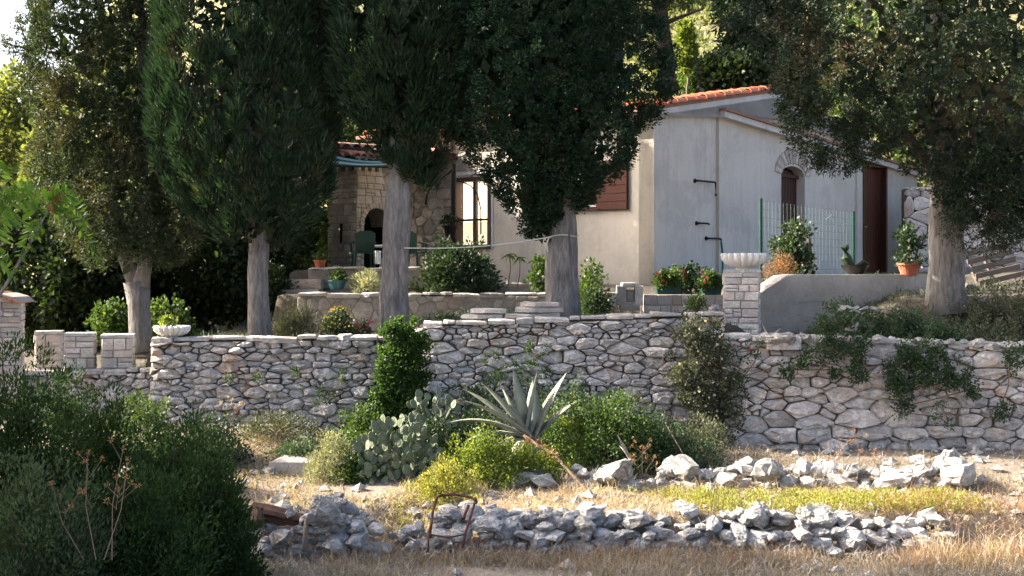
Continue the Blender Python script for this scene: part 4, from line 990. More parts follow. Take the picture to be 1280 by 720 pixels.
# trees added outside the frame at the left, shaped to shade thicket and field
for lab, x, y, zc, rz, r in (('tall slim tree outside the frame at the far left, added with its top leaning to shade the field', -11.0, 11.4, 7.2, 2.7, .72), ('tree outside the frame at the left, added to shade the thicket beside it', -9.6, 10.2, 4.1, 2.3, 1.4), ('second tree outside the frame at the left, added for shade nearer the viewer', -9.0, 8.0, 3.9, 2.5, 1.9)):
    px = 640 + x * FPX / y
    bush_tree('shade_tree', lab, 'tree', px, HY - (zc + rz - CZ) * FPX / y, HY - (zc - rz - CZ) * FPX / y, y, r * FPX / y, M['shrub_mid'], 260, 80, .16, .06, tw=.12)

# ------------------------------------------------------------------ shrubs
def shrub(name, label, cat, px, pytop, D, wpx, mat, K=70, n=40, ll=.05, lw=.012, shape='leaf', depth=.8, cr=.14, up=.5, pyb=None, zb=None, stems=8, stem_mat='stem', fill=.5, parent=None, group=None, lean=0.0, dome=.25, outw=.5, rnd=.6):
    x = X(px, D); g = (hz(x, D) if zb is None else zb) if pyb is None else Z(pyb, D); zt_ = Z(pytop, D); H = max(.05, zt_ - g); rx = wpx / 2 * D / FPX
    root = parent or thing(name, label, cat, (x, D, g), group)
    v = ball(K); v[:, 2] = np.abs(v[:, 2]) * (1 + dome) - dome; s = G.uniform(fill, 1.0, (K, 1))
    c = np.array((x, D, g + H * .12)) + v * s * np.array((rx * .9, rx * depth * .9, H * .84)); c[:, 0] += lean * (c[:, 2] - g); c[:, 2] = np.maximum(c[:, 2], g + .02)
    c += G.normal(0, .05 * rx, c.shape)
    obj('foliage', clumps(c, v, cr * G.uniform(.6, 1.3, K), n, ll, lw, shape, up=up, outw=outw, loose=rnd, shell=.25), mat, root)
    for k in range(stems):
        q = c[RN.randrange(K)]; b = np.array((x + RN.uniform(-.2, .2) * rx, D + RN.uniform(-.2, .2) * rx, g - .02))
        obj('stem', tube([b, (b + q) / 2 + G.normal(0, .02, 3), q], [.012, .008, .004], 5), M[stem_mat], root)
    return root
# the big dark bushes at lower left
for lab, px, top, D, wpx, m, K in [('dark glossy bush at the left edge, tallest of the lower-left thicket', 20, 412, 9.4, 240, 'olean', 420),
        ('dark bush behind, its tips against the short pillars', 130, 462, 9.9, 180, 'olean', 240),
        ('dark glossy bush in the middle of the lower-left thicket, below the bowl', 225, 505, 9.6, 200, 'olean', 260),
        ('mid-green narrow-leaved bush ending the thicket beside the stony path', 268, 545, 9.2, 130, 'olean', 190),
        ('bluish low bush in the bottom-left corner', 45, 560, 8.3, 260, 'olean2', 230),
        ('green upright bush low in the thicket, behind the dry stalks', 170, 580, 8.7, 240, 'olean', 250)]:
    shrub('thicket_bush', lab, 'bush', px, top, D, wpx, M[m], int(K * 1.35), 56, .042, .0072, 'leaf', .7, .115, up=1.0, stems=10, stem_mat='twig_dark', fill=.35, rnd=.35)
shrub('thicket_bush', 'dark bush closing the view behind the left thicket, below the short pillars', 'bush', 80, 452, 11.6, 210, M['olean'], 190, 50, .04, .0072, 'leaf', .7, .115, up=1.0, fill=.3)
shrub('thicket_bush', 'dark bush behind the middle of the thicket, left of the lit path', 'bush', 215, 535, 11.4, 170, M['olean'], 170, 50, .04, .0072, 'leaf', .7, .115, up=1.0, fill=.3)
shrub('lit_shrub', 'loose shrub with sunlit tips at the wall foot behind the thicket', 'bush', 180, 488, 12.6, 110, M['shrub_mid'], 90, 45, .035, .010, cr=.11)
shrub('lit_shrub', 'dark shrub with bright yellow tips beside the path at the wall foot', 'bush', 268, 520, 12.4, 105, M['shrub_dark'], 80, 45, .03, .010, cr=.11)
shrub('grey_shrub', 'low grey-green shrub at the wall foot left of the silver bush', 'bush', 345, 520, 13.2, 130, M['olive_leaf'], 70, 45, .035, .006, cr=.1, up=.8)
shrub('silver_bush', 'pale silvery bush beside the prickly pear', 'bush', 415, 535, 12.0, 72, M['greyleaf'], 80, 60, .035, .0045, cr=.09, up=1.0)
shrub('low_green_plant', 'dark green leafy plant below the ivy, around the prickly pear', 'plant', 478, 540, 12.6, 130, M['shrub_mid'], 90, 40, .04, .014, cr=.1)
shrub('yellowgreen_bush', 'bright yellow-green bush right of the prickly pear', 'bush', 604, 538, 11.9, 140, M['yellowgreen'], 150, 55, .028, .008, cr=.10, up=.9)
shrub('yellowgreen_bush', 'low pale yellow-green bush behind the rusty frame', 'bush', 560, 572, 11.4, 90, M['greenweed'], 80, 50, .028, .007, cr=.08, up=.9)
shrub('evergreen_bush', 'rounded sunlit green bush right of the agave', 'bush', 758, 488, 12.5, 185, M['shrub_mid'], 240, 55, .030, .010, cr=.12)
shrub('evergreen_bush', 'darker half of the green growth against the wall, under the white-flowering bush', 'bush', 815, 520, 12.9, 120, M['shrub_dark'], 110, 50, .028, .009, cr=.11)
shrub('filler_bush', 'tall yellow-green sprays between the prickly pear and the agave', 'bush', 556, 520, 12.7, 60, M['yellowgreen'], 60, 44, .028, .009, cr=.085, up=1.2, fill=.2)
shrub('filler_bush', 'olive growth spreading from the evergreen bush to the right wall', 'bush', 850, 530, 12.5, 130, M['creeper'], 110, 44, .03, .009, cr=.10, fill=.2)
shrub('filler_bush', 'pale sprigs standing up out of the evergreen bush beside the agave', 'bush', 722, 484, 12.45, 60, M['yellowgreen'], 36, 40, .026, .009, cr=.075, up=1.2, fill=.2)
shrub('filler_bush', 'low scrubby weeds between silver bush and the stony path', 'bush', 372, 548, 12.6, 90, M['creeper'], 60, 40, .03, .008, cr=.09, fill=.2)
shrub('filler_bush', 'dense dark weeds in the shade under the agave leaves', 'bush', 610, 500, 12.75, 110, M['shrub_dark'], 120, 46, .03, .010, cr=.10, fill=.2)
shrub('filler_bush', 'bright low shoots between the prickly pear and the silver bush', 'bush', 440, 556, 11.95, 60, M['shrub_mid'], 50, 40, .028, .010, cr=.08, fill=.2)
shrub('filler_bush', 'dark leafy bush filling the ground between prickly pear and yellow-green bush', 'bush', 545, 520, 12.6, 120, M['shrub_dark'], 120, 50, .03, .011, cr=.11)
shrub('filler_bush', 'green bush directly behind the agave, half hidden by its leaves', 'bush', 690, 492, 13.0, 130, M['shrub_mid'], 120, 50, .03, .010, cr=.11)
shrub('filler_bush', 'small pale green bush low in front of the agave, right of the yellow-green one', 'bush', 672, 556, 11.95, 80, M['yellowgreen'], 60, 45, .026, .008, cr=.09)
shrub('filler_bush', 'mid-green leafy growth at the foot of the ivy column', 'bush', 452, 512, 13.1, 110, M['shrub_mid'], 100, 46, .034, .012, cr=.1)
shrub('weedy_shrub', 'thin olive weeds at the wall foot behind the agave', 'bush', 690, 452, 13.7, 180, M['creeper'], 130, 44, .035, .008, cr=.1, fill=.2)
shrub('weedy_shrub', 'sparse olive weeds climbing the wall above the prickly pear', 'bush', 600, 458, 13.6, 130, M['creeper'], 130, 44, .035, .008, cr=.1, fill=.2)
shrub('brown_green_shrub', 'olive-brown shrub between white-flowering bush and right wall', 'bush', 872, 520, 13.1, 110, M['olive_leaf'], 90, 45, .03, .007, cr=.11)
def flower_parts(root, pts, size, matname, name='flower', nrm=(0, -1.0, .4)):
    me = bpy.data.meshes.new(name); n = 6; V = []; F = []
    for k in range(n):
        a = 2 * math.pi * k / n; ca, sa = math.cos(a), math.sin(a); o_ = len(V)
        V += [(0, 0, 0), (ca * .5 - sa * .28, -.18, sa * .5 + ca * .28), (ca, -.1, sa), (ca * .5 + sa * .28, -.18, sa * .5 - ca * .28)]
        F += [(o_, o_ + 1, o_ + 2), (o_, o_ + 2, o_ + 3)]
    me = mk_mesh(name, np.array(V) * 1.0, np.array(F)); me.materials.append(M[matname])
    for p_ in pts: inst(name, me, p_, (RN.uniform(-.6, .6), RN.uniform(0, 6), RN.uniform(-.7, .7)), (size * RN.uniform(.6, 1.1),) * 3, root)
# hanging and climbing growth on the walls: flat clumps over the face
def creeper(name, label, cat, pts, D, mat, n=40, ll=.03, lw=.012, cr=.07, shape='oval', thick=.12, flowers=None, up=.2, group=None, K=6, stems=True):
    """pts: (px, py, half-width px) blobs on the face of the wall"""
    root = thing(name, label, cat, tuple(P(pts[-1][0], pts[-1][1], D)), group); cs = []
    for px, py, r in pts:
        k = max(3, int(K * (r / 14) ** 1.4)); a = G.uniform(0, 6.28, k); q = np.sqrt(G.uniform(0, 1, k)) * r
        cs.append(np.column_stack([X(px + q * np.cos(a), D), D - thick * G.uniform(.2, 1, k), Z(py + q * np.sin(a), D)]))
    c = np.concatenate(cs); o = np.tile((0, -1.0, .2), (len(c), 1))
    obj('foliage', clumps(c, o, cr * G.uniform(.6, 1.2, len(c)), n, ll, lw, shape, up=up, outw=.6, loose=.7, shell=.2), mat, root)
    if stems:
        for i in range(len(pts) - 1):
            a, b = P(pts[i][0], pts[i][1], D - .03), P(pts[i + 1][0], pts[i + 1][1], D - .03)
            obj('stem', tube([a, (a + b) / 2 + np.array((.03, -.02, 0)), b], .007, 5), M['stem'], root)
    if flowers:
        fm, nf, fs = flowers; idx = G.integers(0, len(c), nf); p = c[idx] + np.array((0, -cr, 0)) + G.normal(0, cr * .5, (nf, 3))
        flower_parts(root, p, fs, fm)
    return root
creeper('ivy', 'bright green ivy column hiding the join between the two dry stone walls', 'ivy', [(508, 416, 24), (497, 428, 22), (518, 436, 24), (506, 456, 34), (502, 480, 34), (512, 498, 26), (492, 508, 32), (480, 530, 30), (462, 552, 22), (500, 528, 24)], 13.9, M['ivy'], 48, .03, .013, .075, thick=.26, K=14)
creeper('flowering_caper', 'cream-flowering bush hanging from the wall left of the pale pillar', 'bush', [(860, 415, 20), (872, 440, 42), (882, 468, 48), (888, 500, 40), (890, 528, 30)], 13.85, M['olive_leaf'], 46, .03, .010, .09, thick=.35, flowers=('petal_white', 46, .02), K=11)
creeper('creeper', 'dark creeper hanging over the right wall from the bank, nearest the pillar', 'creeper', [(1040, 400, 22), (1060, 418, 26), (1030, 436, 20), (1068, 440, 18), (1074, 464, 14), (1005, 448, 14), (985, 462, 10), (1045, 462, 8)], 13.6, M['creeper'], 40, .032, .009, .065, K=9, up=-.2)
creeper('creeper', 'large dark creeper clump spilling over the middle of the right wall', 'creeper', [(1150, 446, 30), (1130, 462, 28), (1172, 460, 26), (1122, 488, 18), (1198, 474, 16), (1215, 486, 10), (1128, 508, 9)], 13.6, M['creeper'], 40, .03, .009, .07, K=14, up=-.2)
creeper('creeper', 'creeper patch on top of the right wall by the frame edge', 'creeper', [(1270, 440, 16), (1262, 456, 10), (1250, 510, 14)], 13.6, M['creeper'], 36, .03, .009, .06, K=9, up=-.2)
creeper('creeper', 'thin strands of creeper low on the right wall', 'creeper', [(1120, 515, 10), (1165, 520, 8), (1185, 530, 10), (1172, 505, 7)], 13.5, M['creeper'], 24, .026, .007, .045, K=5, up=-.3)
creeper('creeper', 'thin strand hanging beside the pale pillar, with a red tip', 'creeper', [(925, 440, 12), (948, 436, 10), (930, 470, 8), (975, 455, 9)], 13.6, M['creeper'], 28, .028, .008, .05, K=6, up=-.3, flowers=('petal_red', 3, .02))
for lab, pts in [('small wall plant in the joints of the left wall, right of its middle', [(372, 465, 8), (400, 492, 12)]), ('small wall plant in the left wall near the ivy', [(428, 468, 8), (416, 498, 9)]), ('tiny dark wall plant at the left end of the left wall', [(285, 470, 7), (322, 470, 6)]),
                 ('dark tuft growing from the middle wall above the agave', [(668, 440, 16), (640, 470, 20)]), ('dark growth on the middle wall left of the agave', [(615, 455, 14), (590, 490, 16)])]:
    creeper('wall_plant', lab, 'plant', pts, 13.85, M['creeper'], 30, .028, .008, .05, K=7, up=.1, stems=False)
for lab, px, top, D, wpx, m in [('dark spreading shrub on the bank against the concrete wall', 1062, 372, 14.9, 110, 'creeper'), ('green shrub on the bank at the foot of the right cypress', 1130, 378, 14.7, 120, 'creeper'), ('green bank shrub right of the cypress trunk', 1235, 352, 14.9, 110, 'olive_leaf'),
                               ('leafy bank shrub at the right edge', 1285, 330, 14.6, 90, 'olive_leaf'), ('low dark shrub on the bank above the creeper clump', 1170, 392, 14.4, 110, 'creeper'), ('low grey-green shrub on the bank near the frame edge', 1250, 392, 14.3, 110, 'olive_leaf'), ('small dark shrub on the wall top right of the slabs', 1030, 398, 14.3, 50, 'creeper')]:
    shrub('bank_shrub', lab, 'bush', px, top, D, wpx, M[m], 95, 46, .035, .009, cr=.10, fill=.15, stems=5)
# yard planting
shrub('house_bush', 'large dark rhododendron-like bush under the glowing window', 'bush', 572, 294, 18.9, 118, M['shrub_dark'], 130, 34, .075, .018, cr=.15, up=.3, pyb=366)
shrub('house_bush', 'small leafy bush against the house wall right of the bushy cypress trunk', 'bush', 738, 328, 17.4, 40, M['shrub_mid'], 45, 30, .06, .02, cr=.12, pyb=392)
shrub('house_bush', 'small light-leaved plant just left of the bushy cypress trunk', 'plant', 675, 322, 18.3, 26, M['shrub_mid'], 22, 26, .06, .022, cr=.09, pyb=362)
shrub('lavender', 'grey-green lavender bush at the right foot of the broad cypress', 'plant', 372, 386, 16.6, 72, M['olive_leaf'], 70, 46, .06, .0045, cr=.12, up=1.6, pyb=424, rnd=.3)
ym = shrub('marigold_bush', 'dark leafy plant covered with small yellow flowers', 'plant', 424, 382, 16.8, 44, M['shrub_dark'], 50, 40, .035, .010, cr=.08, pyb=422)
v = ball(44); v[:, 1] = -abs(v[:, 1]); v[:, 2] = abs(v[:, 2]); p = P(424, 412, 16.8) + v * np.array((.23, .2, .30)) * 1.02
flower_parts(ym, p, .017, 'petal_yellow')
am = shrub('amaranth', 'dark plant with crimson plumes beside the yellow-flowered bush', 'plant', 452, 392, 16.7, 26, M['shrub_dark'], 22, 34, .04, .010, cr=.07, pyb=424)
[obj('plume', clumps(np.array([P(*q_, 16.6)]), np.array([(0, 0, 1.0)]), .035, 50, .03, .003, 'tri', up=1.5), M['petal_crimson'], am) for q_ in ((463, 402), (459, 410), (448, 408))]
shrub('yard_plant', 'dark shrub with round seed heads behind the forked cypress trunk', 'bush', 212, 368, 17.2, 70, M['shrub_mid'], 60, 36, .06, .022, cr=.13, pyb=425)
shrub('yard_plant', 'leafy shrub left of the forked cypress trunk', 'bush', 140, 378, 17.2, 60, M['shrub_mid'], 60, 36, .06, .022, cr=.13, pyb=425)
shrub('yard_plant', 'dark climber by the stone steps', 'bush', 345, 330, 18.6, 50, M['broad_dark'], 70, 40, .06, .018, cr=.12, pyb=400)
shrub('yard_plant', 'low trailing plant beside the little blocks on the terrace', 'plant', 745, 352, 16.6, 40, M['creeper'], 45, 30, .045, .014, cr=.09, pyb=392)
shrub('yard_plant', 'small sprig of leaves on top of the middle wall by the stone slabs', 'plant', 560, 390, 14.6, 40, M['creeper'], 26, 24, .03, .007, cr=.06, pyb=404, stems=3)
shrub('yard_plant', 'spiky grey plant in front of the ledge wall', 'plant', 460, 336, 18.4, 44, M['greyleaf'], 30, 26, .09, .008, cr=.10, pyb=366)
shrub('fence_shrub', 'loose-leaved shrub growing through the wire fence by the arched door', 'bush', 990, 262, 17.2, 58, M['creeper'], 70, 26, .055, .018, cr=.12, pyb=345, fill=.3, shape='oval')
shrub('dry_shrub', 'brown twiggy shrub behind the pale bowl pillar', 'bush', 975, 318, 16.8, 44, M['drybrown'], 40, 34, .045, .005, cr=.12, pyb=350)

# pots and potted plants
def pot(root, x, y, z, r, h, mat):
    obj('pot', lathe((x, y, z), [(.001, 0, 0), (.68 * r, 0, 0), (.95 * r, .82 * h, 0), (1.08 * r, .84 * h, 0), (1.08 * r, h, 0), (.92 * r, h, 0), (.9 * r, .9 * h, 0), (.001, .88 * h, 0)], 20), M[mat], root, smooth=False)
def potted(name, label, px, pyb, D, rpx, hpx, mat, topy, wpx, leafm, K=24, n=26, ll=.05, lw=.016, **kw):
    x, z = X(px, D), Z(pyb, D); r = thing(name, label, 'potted plant', (x, D, z))
    pot(r, x, D, z, rpx * D / FPX, hpx * D / FPX, mat)
    shrub('', '', '', px, topy, D, wpx, M[leafm], K, n, ll, lw, pyb=pyb - hpx, parent=r, **kw); return r
potted('potted_succulent', 'rosette-leaved plant in a terracotta pot by the board door', 1136, 344, 16.3, 14, 15, 'terracotta', 283, 40, 'shrub_dark', 26, 26, .06, .018, cr=.09, stems=7)
potted('potted_plant', 'bushy plant in a teal glazed pot on the terrace ledge', 421, 362, 18.5, 12, 12, 'teal_pot', 338, 30, 'shrub_mid', 24, 26, .04, .014, cr=.07)
potted('potted_plant', 'small plant in a dark pot hanging beside the glowing window', 563, 298, 21.8, 9, 16, 'iron', 266, 24, 'shrub_dark', 16, 20, .05, .014, cr=.07)
potted('potted_plant', 'little pot plant at the left end of the ledge by the fireplace', 400, 334, 19.0, 8, 9, 'terracotta', 318, 18, 'shrub_mid', 14, 18, .04, .012, cr=.05)
rb = WL[bw.name]
bp_ = thing('bowl_plant', 'small yellow-green leafy plant growing in the left fluted bowl', 'plant', rb + np.array((0, 0, .08)))
shrub('', '', '', 210, 389, D1 + .17, 22, M['yellowgreen'], 14, 16, .034, .014, pyb=413, parent=bp_, cr=.045, shape='oval', stems=4)
def planter(label, px0, px1, py0, py1, D, flm):
    r = thing('planter_box', label, 'planter', (X((px0 + px1) / 2, D), D, Z(py1, D)))
    x0, x1, z0, z1 = X(px0, D), X(px1, D), Z(py1, D), Z(py0, D); f = vframe(x0, D, z0)
    L = x1 - x0; h = z1 - z0
    obj('trough', prism(f, [(.02, 0), (L - .02, 0), (L, h), (0, h)], -.2, 0, .006), M['green_plastic'], r)
    obj('rim', fbox(f, -.012, L + .012, h, h + .02, -.215, .015, .003), M['green_plastic'], r)
    shrub('', '', '', (px0 + px1) / 2, py0 - 20, D - .02, (px1 - px0) * 1.25, M['shrub_mid'], 46, 26, .035, .016, pyb=py0, parent=r, cr=.065, shape='oval', stems=4, depth=.45)
    k = 5; p = np.column_stack([G.uniform(x0 - .04, x1 + .04, k), np.full(k, D - .1) + G.normal(0, .04, k), G.uniform(z1 + .0, z1 + .2, k)])
    flower_parts(r, p, .03, flm)
planter('green plastic trough of geraniums, the left and larger of the two on the block wall', 820, 853, 356, 368, 17.05, 'petal_red')
planter('green plastic trough of geraniums, the right one nearer the pale pillar', 877, 903, 358, 370, 17.1, 'petal_red')
shrub('geranium_bush', 'dark leafy geranium bush behind the green planters with a few red flowers', 'plant', 857, 330, 17.9, 80, M['shrub_dark'], 60, 30, .05, .02, cr=.11, pyb=366, shape='oval')
shrub('yard_plant', 'small leafy herb on the wall top left of the pale pillar', 'plant', 872, 364, 15.6, 30, M['shrub_mid'], 20, 22, .035, .012, cr=.06, pyb=386)
for k, px in enumerate((634, 646, 662)):
    x = X(px, 19.2); r = thing('tall_sprig', ['thin drooping sprig by the house wall, left of the three', 'thin drooping sprig by the house wall, middle of the three', 'short whitish sprig by the house wall, nearest the trunk'][k], 'plant', (x, 19.2, Z(362, 19.2)))
    tip = P(px + 4, 318 + k * 4, 19.2); b = P(px, 362, 19.2)
    obj('stem', tube([b, (b + tip) / 2 + np.array((.02, 0, 0)), tip], .008, 5), M['stem'], r)
    n = 9; obj('foliage', leaves(np.repeat(tip[None], n, 0), np.column_stack([G.normal(0, 1, n), G.normal(0, .5, n), G.uniform(-1, .2, n)]), .14, .018, 'blade', .2), M['shrub_mid'], r)

# ivy-like succulent curl in a dark dish on the concrete wall
dx = thing('dish_cactus', 'curled dark succulent in a low dark dish on the concrete wall', 'potted plant', P(1068, 343, 16.2))
xx, zz_ = X(1070, 16.2), Z(343, 16.2)
obj('dish', lathe((xx, 16.25, zz_), [(.001, 0, 0), (.10, 0, 0), (.17, .10, 0), (.18, .12, 0), (.16, .12, 0), (.001, .09, 0)], 22), M['iron'], dx)
obj('leaf', tube([P(1064, 334, 16.2), P(1057, 322, 16.2), P(1056, 310, 16.2), P(1060, 306, 16.2)], [.05, .065, .055, .01], 9, .06), M['shrub_dark'], dx)
obj('leaf', tube([P(1072, 334, 16.2), P(1080, 328, 16.2), P(1086, 330, 16.2)], [.04, .05, .01], 9, .06), M['shrub_dark'], dx)

# ------------------------------------------------------------------ agave
def agave_leaf(b, d, L, w, droop, mat, root, fold=.35, side=None):
    b = np.array(b, float); d = unit(np.array(d, float)); n = 9; V = []
    s = unit(np.cross(d, (0, 0, 1.0))) if side is None else unit(np.array(side, float))
    for i in range(n):
        t = i / (n - 1); c = b + d * L * t + np.array((0, 0, -1.0)) * droop * L * t ** 2.2
        ww = w * (.75 + .9 * t - 1.65 * t ** 2.2) if t < 1 else 0; ww = max(ww, .0015)
        nr_ = unit(np.cross(s, d));
        if nr_[2] < 0: nr_ = -nr_
        V += [c - s * ww + nr_ * fold * ww, c + nr_ * 0 - nr_ * .0, c + s * ww + nr_ * fold * ww, c - nr_ * max(.004, .28 * ww)]
    Q = []
    for i in range(n - 1):
        a, e = i * 4, i * 4 + 4
        Q += [(a, a + 1, e + 1, e), (a + 1, a + 2, e + 2, e + 1), (a + 2, a + 3, e + 3, e + 2), (a + 3, a, e, e + 3)]
    return obj('leaf', (np.array(V), q2t(Q)), mat, root, smooth=True)
ag0 = P(662, 548, 12.25)
ag = thing('agave', 'large blue-grey agave with upright and sprawling pointed leaves', 'agave', ag0)
for tx, ty, dd, w, dr in [(646, 462, 0, .085, 0), (662, 474, .25, .08, 0), (676, 466, -.15, .085, 0), (690, 482, -.1, .08, .0), (706, 466, .1, .075, .02), (630, 480, -.2, .085, .03), (600, 476, -.3, .085, .12), (580, 484, -.1, .08, .16), (574, 498, -.35, .08, .2), (562, 524, -.3, .075, .3), (586, 550, -.45, .07, .35), (606, 566, -.5, .075, .25), (672, 600, -.55, .07, .35), (628, 592, -.5, .07, .35), (655, 488, .3, .07, 0), (716, 500, .2, .06, .08)]:
    tip = P(tx, ty, 12.4 + dd); d = tip - ag0; L = np.linalg.norm(d)
    d2 = d + np.array((0, 0, 1.0)) * dr * L
    agave_leaf(ag0 + np.array((RN.uniform(-.05, .05), RN.uniform(-.05, .05), 0)), d2, np.linalg.norm(d2), w, dr, M['agave'], ag)
dag = thing('dry_agave_leaf', 'fallen brown spiky stalk running from the agave towards the field stones', 'plant', P(700, 565, 12))
a, b = P(655, 545, 12.1), P(732, 612, 11.55)
obj('stalk', tube([a, (a + b) / 2 + np.array((0, 0, .07)), b], [.016, .014, .01], 6), M['drystalk'], dag)
n = 130; t = G.uniform(0, .6, (n, 1)); q = a + (b - a) * t + np.array((0, 0, .06)) * np.sin(t * 3); obj('dry_leaves', leaves(q, G.normal(0, 1, (n, 3)), .07, .008, 'leaf'), M['drybrown'], dag)

# ------------------------------------------------------------------ prickly pears: every pad a part
def pad_mesh(seed):
    g = np.random.default_rng(seed); V = []; n = 12
    for s in (-1, 1):
        for k, (rr, th) in enumerate(((1, .25), (.62, .9))):
            for i in range(n):
                a = 2 * math.pi * i / n; x = math.sin(a) * (.40 + .05 * math.cos(a)) * rr; z = .5 + (-math.cos(a)) * .5 * rr
                V.append((x, s * .075 * th, z))
        V.append((0, s * .085, .5))
    F = []; m = 2 * n + 1
    for s in (0, 1):
        o = s * m
        for i in range(n):
            j = (i + 1) % n; F += [(o + i, o + j, o + n + j), (o + i, o + n + j, o + n + i), (o + n + i, o + n + j, o + 2 * n)]
    for i in range(n):
        j = (i + 1) % n; F += [(i, j, m + j), (i, m + j, m + i)]
    me = mk_mesh('pad', np.array(V), np.array(F), True); me.materials.append(M['cactus']); return me
PAD = [pad_mesh(1)]
def prickly(label, px, py, D, wpx, hpx, n, size=.14):
    b = P(px, py, D); root = thing('prickly_pear', label, 'cactus', b); pads = []
    rx, H = wpx / 2 * D / FPX, hpx * D / FPX
    for k in range(n):
        for _ in range(30):
            a = RN.uniform(-1, 1); zz = RN.random(); yy = RN.uniform(-.6, .5) * rx
            x = a * rx * math.sqrt(max(0, 1 - (zz * .9) ** 2)); z = zz * H * .88
            p = b + np.array((x, yy - .15 * (1 - zz), z))
            if all(np.linalg.norm(p - q) > size * .52 for q in pads): break
        pads.append(p); s = size * RN.uniform(.72, 1.12)
        o = inst('pad', PAD[0], p, (RN.uniform(-.35, .3), RN.uniform(-.5, .5) + x / rx * .5, RN.uniform(-.9, .9)), (s * RN.uniform(.85, 1.05), s, s), root)
    for k in range(10):
        q = pads[RN.randrange(len(pads))]; obj('stem', tube([b + G.normal(0, .08, 3) * (1, 1, 0), q], [.022, .016], 6), M['cactus'], root)
prickly('dense prickly pear, a mound of grey-green oval pads left of the agave', 503, 606, 12.15, 104, 88, 190, .098)
prickly('smaller prickly pear group higher up against the wall, beside the ivy', 540, 555, 12.8, 74, 68, 60, .10)
prickly('low prickly pear pads to the left by the silver bush', 462, 588, 12.1, 50, 44, 34, .095)

# ------------------------------------------------------------------ loose stones
def rock_mesh(seed, mat):
    import bmesh
    g = np.random.default_rng(seed); bm = bmesh.new()
    n = 24
    v = unit(g.normal(0, 1, (n, 3))) * g.uniform(.74, 1.0, (n, 1)) * .55 * np.array((1.15, .9, .95))
    for p in v: bm.verts.new(tuple(p))
    bmesh.ops.convex_hull(bm, input=bm.verts)
    for q in [q for q in bm.verts if not q.link_faces]: bm.verts.remove(q)
    bmesh.ops.bevel(bm, geom=[e for e in bm.edges], offset=.035, segments=1, affect='EDGES') if seed % 2 == 0 else None
    bmesh.ops.triangulate(bm, faces=bm.faces); bmesh.ops.subdivide_edges(bm, edges=[e for e in bm.edges if e.calc_length() > .28], cuts=1)
    for q in bm.verts: q.co += Vector(g.normal(0, .022, 3))
    bmesh.ops.triangulate(bm, faces=bm.faces)
    me = bpy.data.meshes.new('stone'); bm.to_mesh(me); bm.free(); me.materials.append(mat); return me
RK = {m: [rock_mesh(40 + i, M[m]) for i in range(11)] for m in ('rubble', 'rubble_top')}
def rock(root, p, s, fl=(.75, .6), m='rubble', name='stone'):
    inst(name, RN.choice(RK[m]), p, (RN.uniform(-.35, .35), RN.uniform(-.35, .35), RN.uniform(0, 6.28)), (s * RN.uniform(.95, 1.35), s * RN.uniform(.8, 1.1), s * RN.uniform(*fl)), root)
def pile(name, label, px0, px1, D, top, base, size, th=.3, m='rubble', topm='rubble_top', cat='wall', jag=.5, seed=0, dens=1.0, cnt=290):
    """a tumbled dry-stone row: courses of field stones following an uneven top line"""
    x0, x1 = X(px0, D), X(px1, D); root = thing(name, label, cat, ((x0 + x1) / 2, D, hz((x0 + x1) / 2, D))); k = 0
    tp = lambda x: Z(np.interp(640 + x * FPX / D, [t[0] for t in top], [t[1] for t in top]), D)
    z_b = Z(base, D); row = 0; z = z_b
    zmax = max(tp(x) for x in np.linspace(x0, x1, 40))
    while z < zmax:
        x = x0 + RN.uniform(0, size)
        while x < x1:
            s = size * RN.choice((.6, .8, 1.0, 1.0, 1.25, 1.5)) * RN.uniform(.85, 1.1)
            if z < tp(x) - s * .15 and k < cnt:
                last = z + size * .7 >= tp(x) - s * .1
                rock(root, (x, D + RN.uniform(-.05, .05) * 1 + (z - z_b) * .12 + (RN.uniform(0, th) if last else 0), z + s * .25), s, (.5, .8), topm if last and RN.random() < .6 else m); k += 1
                if last and RN.random() < dens: rock(root, (x + RN.uniform(-.1, .1), D + .12 + RN.uniform(0, th), z + s * RN.uniform(.1, .35)), s * .9, (.6, 1.1), topm); k += 1
            x += s * .80
        z += size * .46; row += 1
    return root
pile('rubble_wall', 'low rough wall of blue-grey field stones along the bottom right', 496, 1190, 10.3, [(496, 672), (530, 655), (586, 640), (640, 645), (700, 640), (800, 655), (860, 648), (1000, 645), (1060, 652), (1190, 655)], 708, .155, .2)
pile('rubble_heap', 'collapsed heap of grey stones at the bottom left of the path', 285, 478, 10.2, [(285, 680), (330, 655), (370, 640), (400, 626), (440, 640), (478, 665)], 706, .17, .35, cat='stone pile')
pile('rubble_row', 'row of sun-bleached boulders along the back of the dry strip', 640, 1225, 11.7, [(640, 605), (700, 596), (790, 594), (800, 600), (860, 590), (960, 584), (1010, 588), (1100, 590), (1190, 578), (1225, 592)], 612, .19, .3, m='rubble_top', cat='wall')
